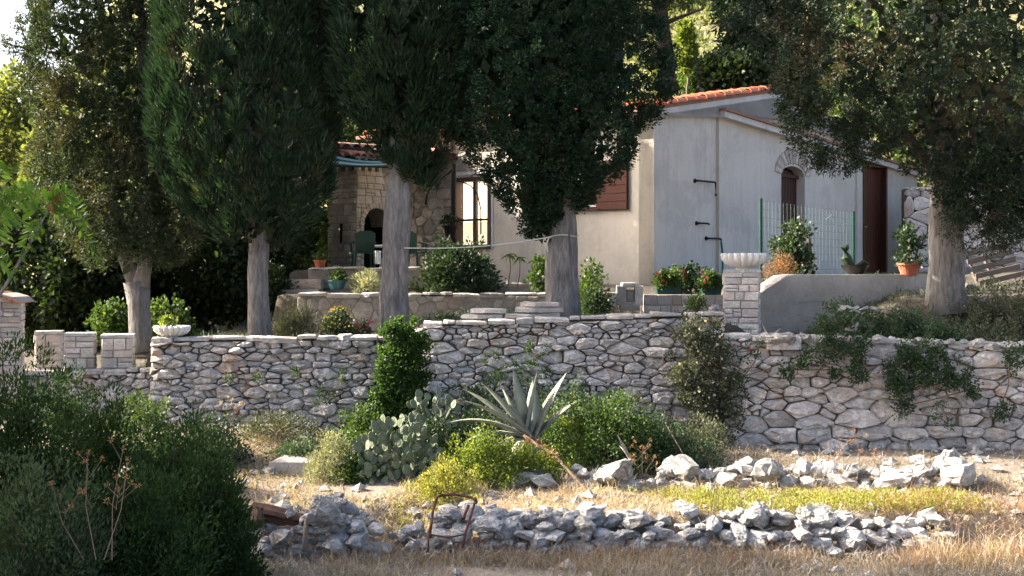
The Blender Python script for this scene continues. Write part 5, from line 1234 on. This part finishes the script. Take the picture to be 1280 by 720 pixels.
# a few boulders that stand out
for lab, px, py, D, s, fl in [('long pale boulder at the left end of the bleached row', 770, 592, 11.7, .50, (.45, .6)), ('tilted pointed white slab standing in the bleached row', 958, 588, 11.6, .28, (.9, 1.1)), ('big pale rounded boulder near the right end of the bleached row', 1198, 592, 11.6, .28, (.9, 1.0)), ('upright grey stone beside the rusty frame', 405, 640, 10.0, .24, (1.0, 1.2)), ('white boulder lying on the bank above the right wall', 1065, 408, 14.1, .22, (.5, .6)), ('large pale block on top of the right wall beside the pillar', 975, 424, 13.7, .40, (.45, .5))]:
    r = thing('boulder', lab, 'boulder', P(px, py, D)); rock(r, P(px, py, D), s, fl, 'rubble_top')
slabs = thing('slab_pile', 'pile of flat pale stone slabs lying on the middle wall', 'stone pile', P(640, 392, 14.2))
for (a, b, py, h) in ((576, 628, 398, 5), (588, 632, 391, 5), (632, 700, 397, 5), (644, 704, 390, 6), (650, 698, 383, 5)):
    x0, x1 = X(a, 14.2), X(b, 14.2)
    obj('slab', prism(hframe(x0, 14.16, Z(py, 14.2), RN.uniform(-.05, .05)), [(0, .02), ((x1 - x0) * .4, -.03), (x1 - x0, .03), (x1 - x0 + .02, .26), ((x1 - x0) * .5, .32), (.03, .25)], 0, h * 14.2 / FPX, .01, .003, .004), M['cap'], slabs)
blk = thing('block_pile', 'rough blocks stacked into a small open square beside the bushy cypress', 'stone pile', P(787, 380, 16.8))
for a, b, y0, y1, m in ((771, 783, 357, 382, 'hearth_grey'), (793, 804, 357, 382, 'pillar'), (777, 795, 353, 359, 'pillar'), (775, 800, 378, 388, 'hearth_grey'), (783, 793, 362, 378, 'mortar'), (760, 771, 366, 386, 'flag')):
    f = vframe(X(a, 16.8), 16.8 + (0.06 if m == 'mortar' else 0), Z(y1, 16.8)); obj('block', prism(f, [(0, 0), (X(b, 16.8) - X(a, 16.8), 0), (X(b, 16.8) - X(a, 16.8), (y1 - y0) * 16.8 / FPX), (.01, (y1 - y0) * 16.8 / FPX)], -.22, 0, .012, .006, .005), M[m], blk)
pk = thing('path_step', 'broken pinkish stone step slab on the stony path', 'step', P(360, 600, 12.0))
obj('slab', prism(hframe(X(336, 12.2), 12.2, Z(590, 12.2) - .06, .1), [(0, 0), (.42, -.06), (.45, .3), (.1, .36)], 0, .17, .02, .01, .01), M['pillar'], pk)
obj('slab', prism(hframe(X(328, 12.2), 12.15, Z(600, 12.2) - .04, -.5), [(0, 0), (.09, 0), (.09, .4), (0, .4)], 0, .16, .01, .01, .008), M['pillar'], pk)
obj('slab', prism(hframe(X(345, 11.9), 11.7, Z(618, 11.9) - .07, .0), [(0, 0), (.3, -.03), (.36, .2), (.05, .24)], 0, .08, .015, .005, .008), M['flag'], pk)
sh_ = thing('slate_heap', 'small heap of broken slate pieces on the bank in front of the concrete wall', 'stone pile', P(1065, 392, 14.6))
for k in range(9):
    p = P(1048 + k * 6 + RN.uniform(-3, 3), 388 + RN.uniform(-5, 5), 14.45); inst('slab', RK['rubble_top' if k % 2 else 'rubble'][k % 11], p, (RN.uniform(-.4, .4), RN.uniform(-.4, .4), RN.uniform(0, 3)), (.14, .10, .03), sh_)
obj('slab', prism(hframe(X(958, 13.7), 13.66, Z(437, 13.7)), [(0, 0), (.36, -.02), (.37, .3), (.02, .3)], 0, .15, .015, .008, .008), M['stone_right'], sh_, label='large block on the wall top with an orange stain')
tr = thing('loose_stones', 'loose stones crumbling along the top of the right wall', 'stone pile', P(1120, 432, 13.6))
for k in range(34):
    px = 960 + k * 10.2 + RN.uniform(-4, 4); s = RN.choice((.10, .14, .18, .22)); rock(tr, P(px, 418 + (px - 905) * .037 + RN.uniform(-1, 3), 13.72 + RN.uniform(-.05, .12)), s, (.45, .7), 'rubble_top' if k % 3 else 'rubble')
peb = []
for k in range(900):
    x, y = RN.uniform(-3.2, 5.5), RN.uniform(9.6, 13.7)
    s = RN.choice((.02, .03, .03, .05, .08)) * RN.uniform(.7, 1.3); v = unit(G.normal(0, 1, (8, 3))) * s * np.array((1, .8, .6))
    peb.append((v[[0, 1, 2, 3, 4, 5]] * 0 + np.array([(s, 0, 0), (-s * .9, 0, 0), (0, s * .8, 0), (0, -s * .8, 0), (.1 * s, 0, s * .6), (0, 0, -s * .4)]) @ np.array(Matrix.Rotation(RN.uniform(0, 6), 3, 'Z')) + G.normal(0, s * .12, (6, 3)) + np.array((x, y, hz(x, y) + s * .15)),
                np.array([(0, 2, 4), (2, 1, 4), (1, 3, 4), (3, 0, 4), (2, 0, 5), (1, 2, 5), (3, 1, 5), (0, 3, 5)])))
obj('gravel', join(peb), M['rubble_top'], None, kind='stuff')

# ------------------------------------------------------------------ garden objects
fr_ = thing('rusty_frame', 'rusty bent steel frame leaning among the stones by the path', 'frame', P(560, 695, 10.0))
def tubepath(px, r, mat, root, name='tube', seg=8): return obj(name, tube([P(*q) for q in px], r, seg), M[mat], root, smooth=True)
tubepath([(537, 672, 9.95), (541, 640, 10.1), (546, 622, 10.15), (550, 619, 10.15), (570, 618, 10.17), (590, 622, 10.15), (594, 626, 10.12), (590, 640, 10.05), (583, 662, 9.95), (578, 684, 9.85)], .011, 'rust', fr_)
tubepath([(541, 648, 10.05), (536, 664, 9.9), (535, 690, 9.8)], .008, 'rust', fr_); tubepath([(586, 632, 10.1), (582, 640, 10.05), (580, 648, 10.0)], .012, 'rust', fr_)
tubepath([(537, 668, 9.92), (560, 672, 9.9), (581, 668, 9.9)], .007, 'rust', fr_, 'crossbar'); tubepath([(592, 630, 10.1), (596, 628, 10.08), (594, 622, 10.06)], .01, 'rust', fr_, 'hinge')
lg = thing('fallen_log', 'dark rotten log lying across the top of the collapsed heap', 'log', P(360, 645, 10.3))
obj('trunk', tube([P(316, 638, 10.35), P(340, 641, 10.3), (P(370, 648, 10.25)), P(402, 655, 10.2)], [.07, .065, .05, .02], 12, .12), M['log'], lg)
obj('stub', tube([P(322, 640, 10.3), P(322, 655, 10.2)], [.06, .05], 10, .1), M['log'], lg)
tubepath([(381, 690, 9.95), (382, 668, 10.0), (384, 648, 10.02)], .022, 'wood_grey', thing('wooden_stake', 'short weathered stake standing in front of the collapsed heap', 'stake', P(381, 690, 9.95)), 'post')
tubepath([(862, 330, 20.0), (862, 330.1, 20.0)], .001, 'iron', fr_) if False else None
# clothesline
cl = thing('clothesline', 'pale rope sagging between the fluted trunk and the bushy cypress trunk', 'rope', P(508, 309, DC - .1))
a, b = P(505, 310, DC - .17), P(690, 296, DD_ - .2); pts = [a + (b - a) * t + np.array((0, 0, -.05 * math.sin(math.pi * t))) for t in np.linspace(0, 1, 16)]
obj('rope', tube(pts, .0065, 6), M['rope'], cl)
obj('knot', tube([P(686, 297, DD_ - .2), P(683, 306, DD_ - .2), P(685, 315, DD_ - .2)], .009, 6), M['rope'], cl)
th = np.linspace(0, 2 * math.pi, 17); obj('loop', tube([P(703, 295, DD_) + np.array((.19 * math.cos(t), .19 * math.sin(t), .01 * math.sin(3 * t))) for t in th], .007, 6, cap=False), M['rope'], cl)
# awning: sagging striped cloth
aw = thing('awning', 'sagging teal and dark striped awning above the fireplace', 'awning', P(450, 205, 20.6))
ns = 7
for k in range(ns):
    v0, v1 = k / ns, (k + 1) / ns
    def pt(u, v):
        px = 411 + u * 82; yb = 206.5; yt = 184 + 12 * math.sin(min(1, u * 1.2) * math.pi / 2) + 2 * u
        py = yb + (yt - yb) * v + 2.5 * math.sin(u * math.pi) * (1 - v)
        return P(px, py, 20.3 + v * 1.1 + .05 * math.sin(u * 9 + v * 3) + u * .3)
    us = np.linspace(0, 1, 15); V = [pt(u, v) for v in (v0, (v0 + v1) / 2, v1) for u in us]; V2 = [p + np.array((0, .012, .006)) for p in V]; m = len(us)
    Q = [(j * m + i, j * m + i + 1, (j + 1) * m + i + 1, (j + 1) * m + i) for j in range(2) for i in range(m - 1)]; o_ = len(V)
    Q += [(d + o_, c + o_, b2 + o_, a2 + o_) for a2, b2, c, d in Q]
    obj('stripe', (np.array(V + V2), q2t(Q)), M['awning_pale' if k in (1, 3) else 'awning_dark'], aw, smooth=True)
obj('front_bar', tube([P(411, 207, 20.28), P(495, 209, 20.6)], .015, 8), M['iron'], aw)
# porch roof behind the awning
pr_ = thing('porch_roof', 'small dark tiled porch roof behind the striped awning', 'roof', P(440, 188, 22))
pa, pb = P(413, 188, 21.6), P(575, 180, 22.8); dv = pb - pa; Lr = np.linalg.norm(dv[:2]); ang = math.atan2(dv[1], dv[0])
obj('deck', prism(vframe(pa[0], pa[1], pa[2], ang), [(0, 0), (Lr, .0), (Lr, .06), (0, .06)], -2.2, 0, .004), M['wood_dark'], pr_)
obj('fascia', prism(vframe(pa[0], pa[1], pa[2] - .06, ang), [(0, 0), (Lr, 0), (Lr, .055), (0, .055)], .0, .03, .004), M['wood_dark'], pr_)
for k in range(int(Lr / .19)):
    p = pa + np.array((math.cos(ang), math.sin(ang), 0)) * (k * .19 + .08) + np.array((0, 0, .062 + .0 * k)); p[2] += .0
    obj('roof_tile', tile_vf(p + np.array((math.sin(ang), -math.cos(ang), 0)) * .05, (-math.sin(ang), math.cos(ang), .12), (0, 0, 1), 2.0, .085), M['tile_old'], pr_)
for px, D in ((567, 21.9),):
    obj('post', tube([P(px, 205, D), P(px, 315, D)], .045, 10), M['iron'], thing('porch_post', 'dark post between the stone facing and the glowing window', 'post', P(px, 315, D)))
arch = thing('iron_arch', 'thin curved iron bracket arching in front of the glowing window', 'bracket', P(601, 290, 21.2))
obj('rod', tube([P(601, 293, 21.2), P(601, 262, 21.2), P(597, 243, 21.2), P(588, 232, 21.2), P(574, 226, 21.2)], .012, 7), M['iron'], arch)
hs_ = thing('hanging_cable', 'dark cable looping from the porch post over the stone facing', 'cable', P(545, 235, 21.6))
obj('cable', tube([P(566, 212, 21.7), P(552, 222, 21.8), P(540, 232, 21.9), P(534, 244, 21.9), P(532, 256, 21.9)], .02, 7), M['iron'], hs_)
# patio furniture
def chair(label, px, pyb, D, rot):
    b = P(px, pyb, D); r = thing('garden_chair', label, 'chair', b, 'green plastic chairs on the patio')
    f = hframe(b[0], b[1], b[2], rot); f = (f[0], f[1] * .66, f[2] * .66, f[3] * .72)
    for s, t in ((-1, -1), (1, -1), (-1, 1), (1, 1)):
        obj('leg', tube(fmap(f, [(s * .24, t * .22, 0), (s * .22, t * .20, .42)]), .018, 6), M['green_plastic'], r)
    obj('seat', prism(f, [(-.24, -.23), (.24, -.23), (.24, .23), (-.24, .23)], .40, .44, .008), M['green_plastic'], r)
    fb = (fmap(f, [(0, -.22, .44)])[0], f[1], (np.array((0, 0, .72)) - f[2] * .2), -f[2])
    obj('backrest', prism(fb, [(-.22, 0), (.22, 0), (.24, .38), (.14, .44), (-.14, .44), (-.24, .38)], -.015, .015, .005), M['green_plastic'], r)
    for s in (-1, 1): obj('armrest', tube(fmap(f, [(s * .24, .2, .42), (s * .26, .2, .62), (s * .26, -.2, .64)]), .018, 6), M['green_plastic'], r)
gz_ = Z(338, 20)
chair('dark green plastic chair in front of the fireplace, left of the fluted trunk', 454, 340, 19.9, .3)
chair('dark green plastic chair mostly hidden right of the fluted trunk', 516, 340, 20.1, -.4)
tb = thing('patio_table', 'small pale garden table behind the fluted trunk', 'table', P(487, 341, 20.2))
b = P(487, 341, 20.2); obj('tabletop', lathe((b[0], b[1], b[2] + .40), [(.001, 0, 0), (.38, 0, 0), (.39, .02, 0), (.38, .035, 0), (.001, .036, 0)], 28), M['white_paint'], tb)
for k in range(3): a = k * 2.1; obj('leg', tube([(b[0] + .3 * math.cos(a), b[1] + .3 * math.sin(a), b[2]), (b[0] + .1 * math.cos(a), b[1] + .1 * math.sin(a), b[2] + .4)], .016, 6), M['white_paint'], tb)
tc_ = thing('metal_canister', 'shiny metal canister glinting beside the green chair', 'canister', P(472, 333, 19.5)); q = P(472, 330, 19.5)
obj('body', lathe(tuple(q), [(.001, 0, 0), (.055, 0, 0), (.055, .17, 0), (.06, .175, 0), (.058, .2, 0), (.001, .205, 0)], 20), M['tin'], tc_, smooth=False)
# wire fence
fn = thing('wire_fence', 'green-posted wire mesh fence in front of the arched door', 'fence', P(950, 345, 17.6))
p0, p1 = P(951, 350, 17.4), P(1067, 350, 18.6)
t0, t1 = Z(248, 17.4), Z(264, 18.6)
obj('post', tube([p0, (p0[0], p0[1], t0)], .024, 8), M['green_paint'], fn); obj('post', tube([p1, (p1[0], p1[1], t1)], .024, 8), M['green_paint'], fn)
wires = []; d = p1 - p0
for k in range(1, 26):
    t = k / 26; q = p0 + d * t; zt3 = t0 + (t1 - t0) * t - .02; wires.append(tube([(q[0] + .01 * math.sin(k), q[1], q[2]), (q[0], q[1], zt3)], .0018, 4, cap=False))
for k in range(10):
    z0_ = p0[2] + .05 + (t0 - p0[2] - .08) * k / 9; z1_ = p1[2] + .05 + (t1 - p1[2] - .06) * k / 9; wires.append(tube([(p0[0], p0[1], z0_), ((p0[0] + p1[0]) / 2, (p0[1] + p1[1]) / 2, (z0_ + z1_) / 2 - .01), (p1[0], p1[1], z1_)], .0018, 4, cap=False))
obj('wire_mesh', join(wires), M['wire'], fn)
obj('loose_wire', tube([P(1032, 275, 17.9), P(1040, 268, 17.9), (P(1044, 274, 17.9)), P(1047, 283, 17.9), P(1058, 280, 17.9)], .004, 5), M['wire'], fn)
bnch = thing('old_bench', 'weathered wooden bench frame behind the wire fence', 'bench', P(990, 345, 18.4))
for a, b in (((978, 345), (984, 300)), ((1016, 345), (1010, 290))): obj('leg', tube([P(*a, 18.5), P(*b, 18.6)], .028, 6), M['log'], bnch)
obj('seat_slat', fbox(vframe(X(974, 18.4), 18.4, Z(325, 18.4)), 0, .5, 0, .04, -.05, .2), M['wood_grey'], bnch); obj('seat_slat', fbox(vframe(X(974, 18.4), 18.4, Z(332, 18.4)), 0, .48, 0, .03, -.05, .12), M['wood_grey'], bnch)
# background stone wall and old pallets at the far right
bw_ = thing('back_stone_wall', 'tall rough stone wall behind the right cypress', 'wall', (X(1240, 25), 25, 2.0))
f = vframe(X(1132, 25), 25, 1.9, -.1); lay(bw_, f, rubble_cells([(0, 0), (4.2, 0), (4.2, 2.1), (0, 2.05)], .07, .17, 1.5, .012, 900, 1.3), M['stone_right'], d1=.05, maxn=260)
obj('wall_core', fbox(f, 0, 4.2, 0, 2.03, -.4, -.01), M['joint_soil'], bw_)
pl = thing('old_pallet', 'weathered grey pallet boards leaning on the bank at the right', 'pallet', P(1245, 350, 17.2))
for k in range(5):
    q = P(1205 + k * 5, 322 + k * 9, 17.3 - k * .08); f = vframe(q[0], q[1], q[2], .05); a = .22
    f = (f[0], unit(f[1] + np.array((0, 0, a))), unit(f[2] - f[1] * a), f[3]); obj('board', prism(f, [(0, 0), (.62, 0.005), (.63, .075), (.005, .07)], -.02, 0, .004, 0, .002), M['wood_grey'], pl)
for s in (.08, .5): q = P(1222 + s * 50, 365, 17.4); obj('bearer', tube([q, q + np.array((-.12, .12, .42))], .03, 6), M['wood_grey'], pl)
for lab, px, py, r in (('grey stone block lying by the trunk, the lower of two', 1212, 362, .13), ('rounded pale drum lying behind the trunk', 1202, 335, .16)):
    rr = thing('stone_block', lab, 'stone', P(px, py, 16.6)); rock(rr, P(px, py, 16.6), r * 1.7, (.7, .9), 'rubble')
jr = thing('dark_jar', 'dark terracotta scraps on the wall beside the pillar', 'stone', P(893, 388, 14.9)); rock(jr, P(893, 386, 14.8), .2, (.5, .6), 'rubble')

# ------------------------------------------------------------------ near branch at the left with pinnate leaves
br = thing('ailanthus_tree', 'slender branch with large feathery sunlit leaves at the left edge', 'tree', (X(-60, 9), 9, 0))
ptrunk('trunk', [(X(-60, 9), 9, 0), P(-45, 560, 9), P(-30, 420, 9), P(-12, 300, 9)], [.05, .045, .04, .02], M['bark'], br, 10, .03, 10)
ptrunk('branch', [P(-30, 420, 9), P(5, 360, 9), P(48, 285, 9), P(62, 262, 9)], [.02, .011, .008, .004], M['bark'], br, 7, .02, 8, .004)
def pinnate(a, b, sag, n, ll, root):
    a, b = np.array(a), np.array(b); m = 14; ts = np.linspace(0, 1, m); pts = np.array([a + (b - a) * t + np.array((0, 0, sag * math.sin(math.pi * t) - sag * t * t)) for t in ts])
    obj('leaf_stalk', tube(pts, .003, 5), M['branchleaf'], root)
    V = []; P_, Dv, Lw = [], [], []
    tang = unit(b - a); sd = unit(np.cross(tang, (0, 1.0, .3)))
    for k in range(n):
        t = .12 + .86 * k / n; p = np.array([np.interp(t, ts, pts[:, i]) for i in range(3)])
        for s in (-1, 1): P_.append(p); Dv.append(tang * .5 + sd * s + np.array((0, 0, -.35)) + G.normal(0, .12, 3)); Lw.append(ll * (1 - .55 * t))
    obj('leaflets', leaves(np.array(P_), np.array(Dv), np.array(Lw), np.array(Lw) * .16, 'oval', .08), M['branchleaf'], root)
for (a, b, sag) in (((55, 262), (128, 318), .10), ((50, 268), (0, 236), .08), ((52, 272), (24, 318), .04), ((58, 262), (112, 268), .08), ((-14, 300), (46, 215), .10), ((-14, 310), (30, 262), .08), ((-14, 260), (20, 195), .1), ((-12, 280), (60, 250), .1), ((-14, 320), (20, 345), .05), ((56, 260), (96, 240), .05)):
    pinnate(P(*a, 9.0), P(*b, 9.0 + RN.uniform(-.3, .3)), sag, 12, .125, br)
q = P(68, 248, 9); obj('seed_head', clumps(np.array([P(66, 262, 9), P(70, 252, 9), P(64, 246, 9), P(74, 244, 9), P(68, 240, 9)]), np.tile((0, 0, 1.), (5, 1)), .03, 60, .02, .006, 'oval'), M['drybrown'], br)

# ------------------------------------------------------------------ dry grass and weeds
def grass(name, n, xr, yr, hlo, hhi, mat, wd=.0028, lean=.5, mask=None, kind='stuff', patch=3.0, th=0):
    x = G.uniform(*xr, n * 3); y = G.uniform(*yr, n * 3)
    k = wob(x, y, patch) + G.normal(0, .25, len(x)) > th
    if mask is not None: k &= mask(x, y)
    x, y = x[k][:n], y[k][:n]; z = hgt(x, y)
    m = len(x); d = np.column_stack([G.normal(0, lean, m), G.normal(0, lean, m), np.ones(m)])
    return obj(name, leaves(np.column_stack([x, y, z - .01]), d, G.uniform(hlo, hhi, m), wd, 'blade', .25), mat, None, kind=kind)
grass('dry_grass', 15000, (-3.6, 5.6), (8.6, 10.25), .08, .26, M['straw_grey'], lean=.7, th=-.3)
grass('dry_grass', 7000, (-1.5, 5.6), (9.2, 10.3), .10, .28, M['straw_grey'], lean=.8, th=.0)
grass('dry_grass', 5000, (-1.4, 5.6), (9.95, 10.25), .08, .22, M['straw_grey'], lean=.7, th=-.4)
grass('dry_grass', 12000, (-.1, 5.6), (10.45, 11.7), .04, .14, M['straw'], lean=.9, th=-.4)
grass('dry_grass', 4500, (-1.1, -.2), (10.0, 11.9), .05, .16, M['straw'], lean=.9, th=-.5)
grass('dry_grass', 3500, (.3, 6.0), (11.8, 13.6), .05, .22, M['straw_grey'], lean=.8, th=.1)
grass('dry_grass', 1800, (3.2, 4.6), (9.7, 10.3), .15, .42, M['straw'], lean=.5, th=-.5)
grass('dry_grass', 6000, (-2.9, -.9), (10.5, 13.4), .04, .14, M['straw'], lean=.9, th=-.4)
grass('green_weeds', 1500, (-2.9, -.9), (10.8, 13.6), .03, .12, M['shrub_mid'], wd=.004, lean=.9, th=.1)
grass('green_weeds', 2600, (-3.6, 5.6), (8.8, 10.1), .03, .10, M['shrub_mid'], wd=.004, lean=.8, th=.2)
grass('yard_grass', 5000, (2.6, 6.6), (14.25, 17), .05, .2, M['olive_leaf'], wd=.004, lean=.7, th=-.2)
grass('yard_grass', 3000, (-4.5, 2.6), (14.6, 18), .05, .18, M['shrub_dark'], wd=.004, lean=.7, th=.1)
n = 420; x = G.uniform(.9, 4.0, n); y = G.uniform(10.55, 11.25, n); c = np.column_stack([x, y, hgt(x, y) + .04])
c = c[wob(x, y, 2.5) > -.35]
obj('groundcover', clumps(c, np.tile((0, 0, 1.), (len(c), 1)), .07, 40, .022, .0055, 'leaf', up=1.2), M['greenweed'], None, kind='stuff')
n = 50; x = G.uniform(-1.0, -.3, n); y = G.uniform(10.6, 11.8, n); c = np.column_stack([x, y, hgt(x, y) + .03])
obj('groundcover', clumps(c, np.tile((0, 0, 1.), (len(c), 1)), .05, 30, .024, .006, 'leaf', up=1.0), M['greenweed'], None, kind='stuff')
n = 150; x = G.uniform(14, 44, n) * 0 + G.uniform(3, 9, n); y = G.uniform(38, 60, n); c = np.column_stack([x, y, hgt(x, y) + .1])
obj('slope_brush', clumps(c, np.tile((0, 0, 1.), (len(c), 1)), .5, 50, .22, .05, 'leaf', up=.8), M['broad_sun'], None, kind='stuff')
grass('dry_grass', 2600, (3.0, 5.4), (9.75, 10.9), .12, .36, M['drybrown'], wd=.0022, lean=.7, th=-.4)
grass('dry_grass', 1200, (-1.2, 3.4), (10.0, 10.28), .15, .32, M['straw_grey'], wd=.0018, lean=.55, th=.1)
grass('dry_grass', 1500, (.4, 5.2), (11.3, 12.1), .10, .28, M['straw'], wd=.002, lean=.6, th=.0)
grass('dry_grass', 2600, (-1.4, 5.0), (9.8, 10.3), .10, .34, M['drybrown'], wd=.0018, lean=.8, th=-.1)
grass('dry_grass', 2200, (-2.9, 5.2), (10.4, 13.2), .05, .20, M['drybrown'], wd=.002, lean=.9, th=.15)
grass('dry_grass', 4000, (-2.9, 5.4), (9.6, 13.4), .04, .16, M['straw_grey'], wd=.0024, lean=1.1, th=.0)
# tall dry stalks
def stalks(label, spots, D, h, mat='drystalk', heads='drybrown', nb=4):
    r = thing('dry_stalks', label, 'weed', P(spots[0][0], spots[0][1], D))
    for px, pyb, pyt, dx in spots:
        a, b = P(px, pyb, D), P(px + dx, pyt, D - RN.uniform(-.1, .15)); m_ = (a + b) / 2 + np.array((RN.uniform(-.04, .04), 0, 0)); obj('stalk', tube([a, m_, b], [.0032, .0026, .0015], 5), M[mat], r)
        hd = [b]
        for k in range(nb):
            t = RN.uniform(.45, .9); q = a + (b - a) * t; e = q + np.array((RN.uniform(-.12, .12), RN.uniform(-.05, .05), RN.uniform(.04, .14))); obj('twig', tube([q, e], [.0018, .0012], 4), M[mat], r); hd.append(e)
        hd = np.array(hd); obj('seed_head', clumps(hd, np.tile((0, 0, 1.), (len(hd), 1)), .014, 14, .016, .004, 'leaf'), M[heads], r)
stalks('dry brown thistle stalks standing in the dark lower-left thicket', [(120, 700, 565, -10), (130, 700, 575, 30), (105, 700, 605, -40), (140, 700, 560, 14)], 8.1, .5)
stalks('branching dry brown stalks above the bleached boulders, left', [(803, 605, 560, 0), (806, 605, 572, 12), (800, 605, 575, -8)], 11.55, .3)
stalks('bare dry stalks at the foot of the right wall', [(1045, 600, 560, 6), (1052, 600, 550, -2), (1070, 610, 545, 2), (1100, 600, 575, -8), (1150, 600, 580, 10)], 11.5, .3)
stalks('tall pale straw stalks at the bottom right corner', [(1180, 715, 640, 8), (1200, 715, 650, -14), (1220, 715, 630, 12), (1245, 715, 640, -6), (1265, 715, 600, 4), (1150, 715, 660, 10)], 9.9, .4, 'drystalk', 'straw')
stalks('pale feathery grass stalks at the wall foot right of the path thicket', [(290, 560, 510, 4), (300, 560, 505, -10), (280, 560, 500, 10)], 12.8, .3, 'drystalk', 'straw', 2)
for k, (a, b) in enumerate((((832, 530, 12.3), (866, 588, 11.95)),)):
    r = thing('dry_cane', 'pale thin fallen cane crossing the evergreen bush', 'stick', P(*b)); obj('cane', tube([P(*a), P(*b)], [.003, .004], 5), M['drystalk'], r)
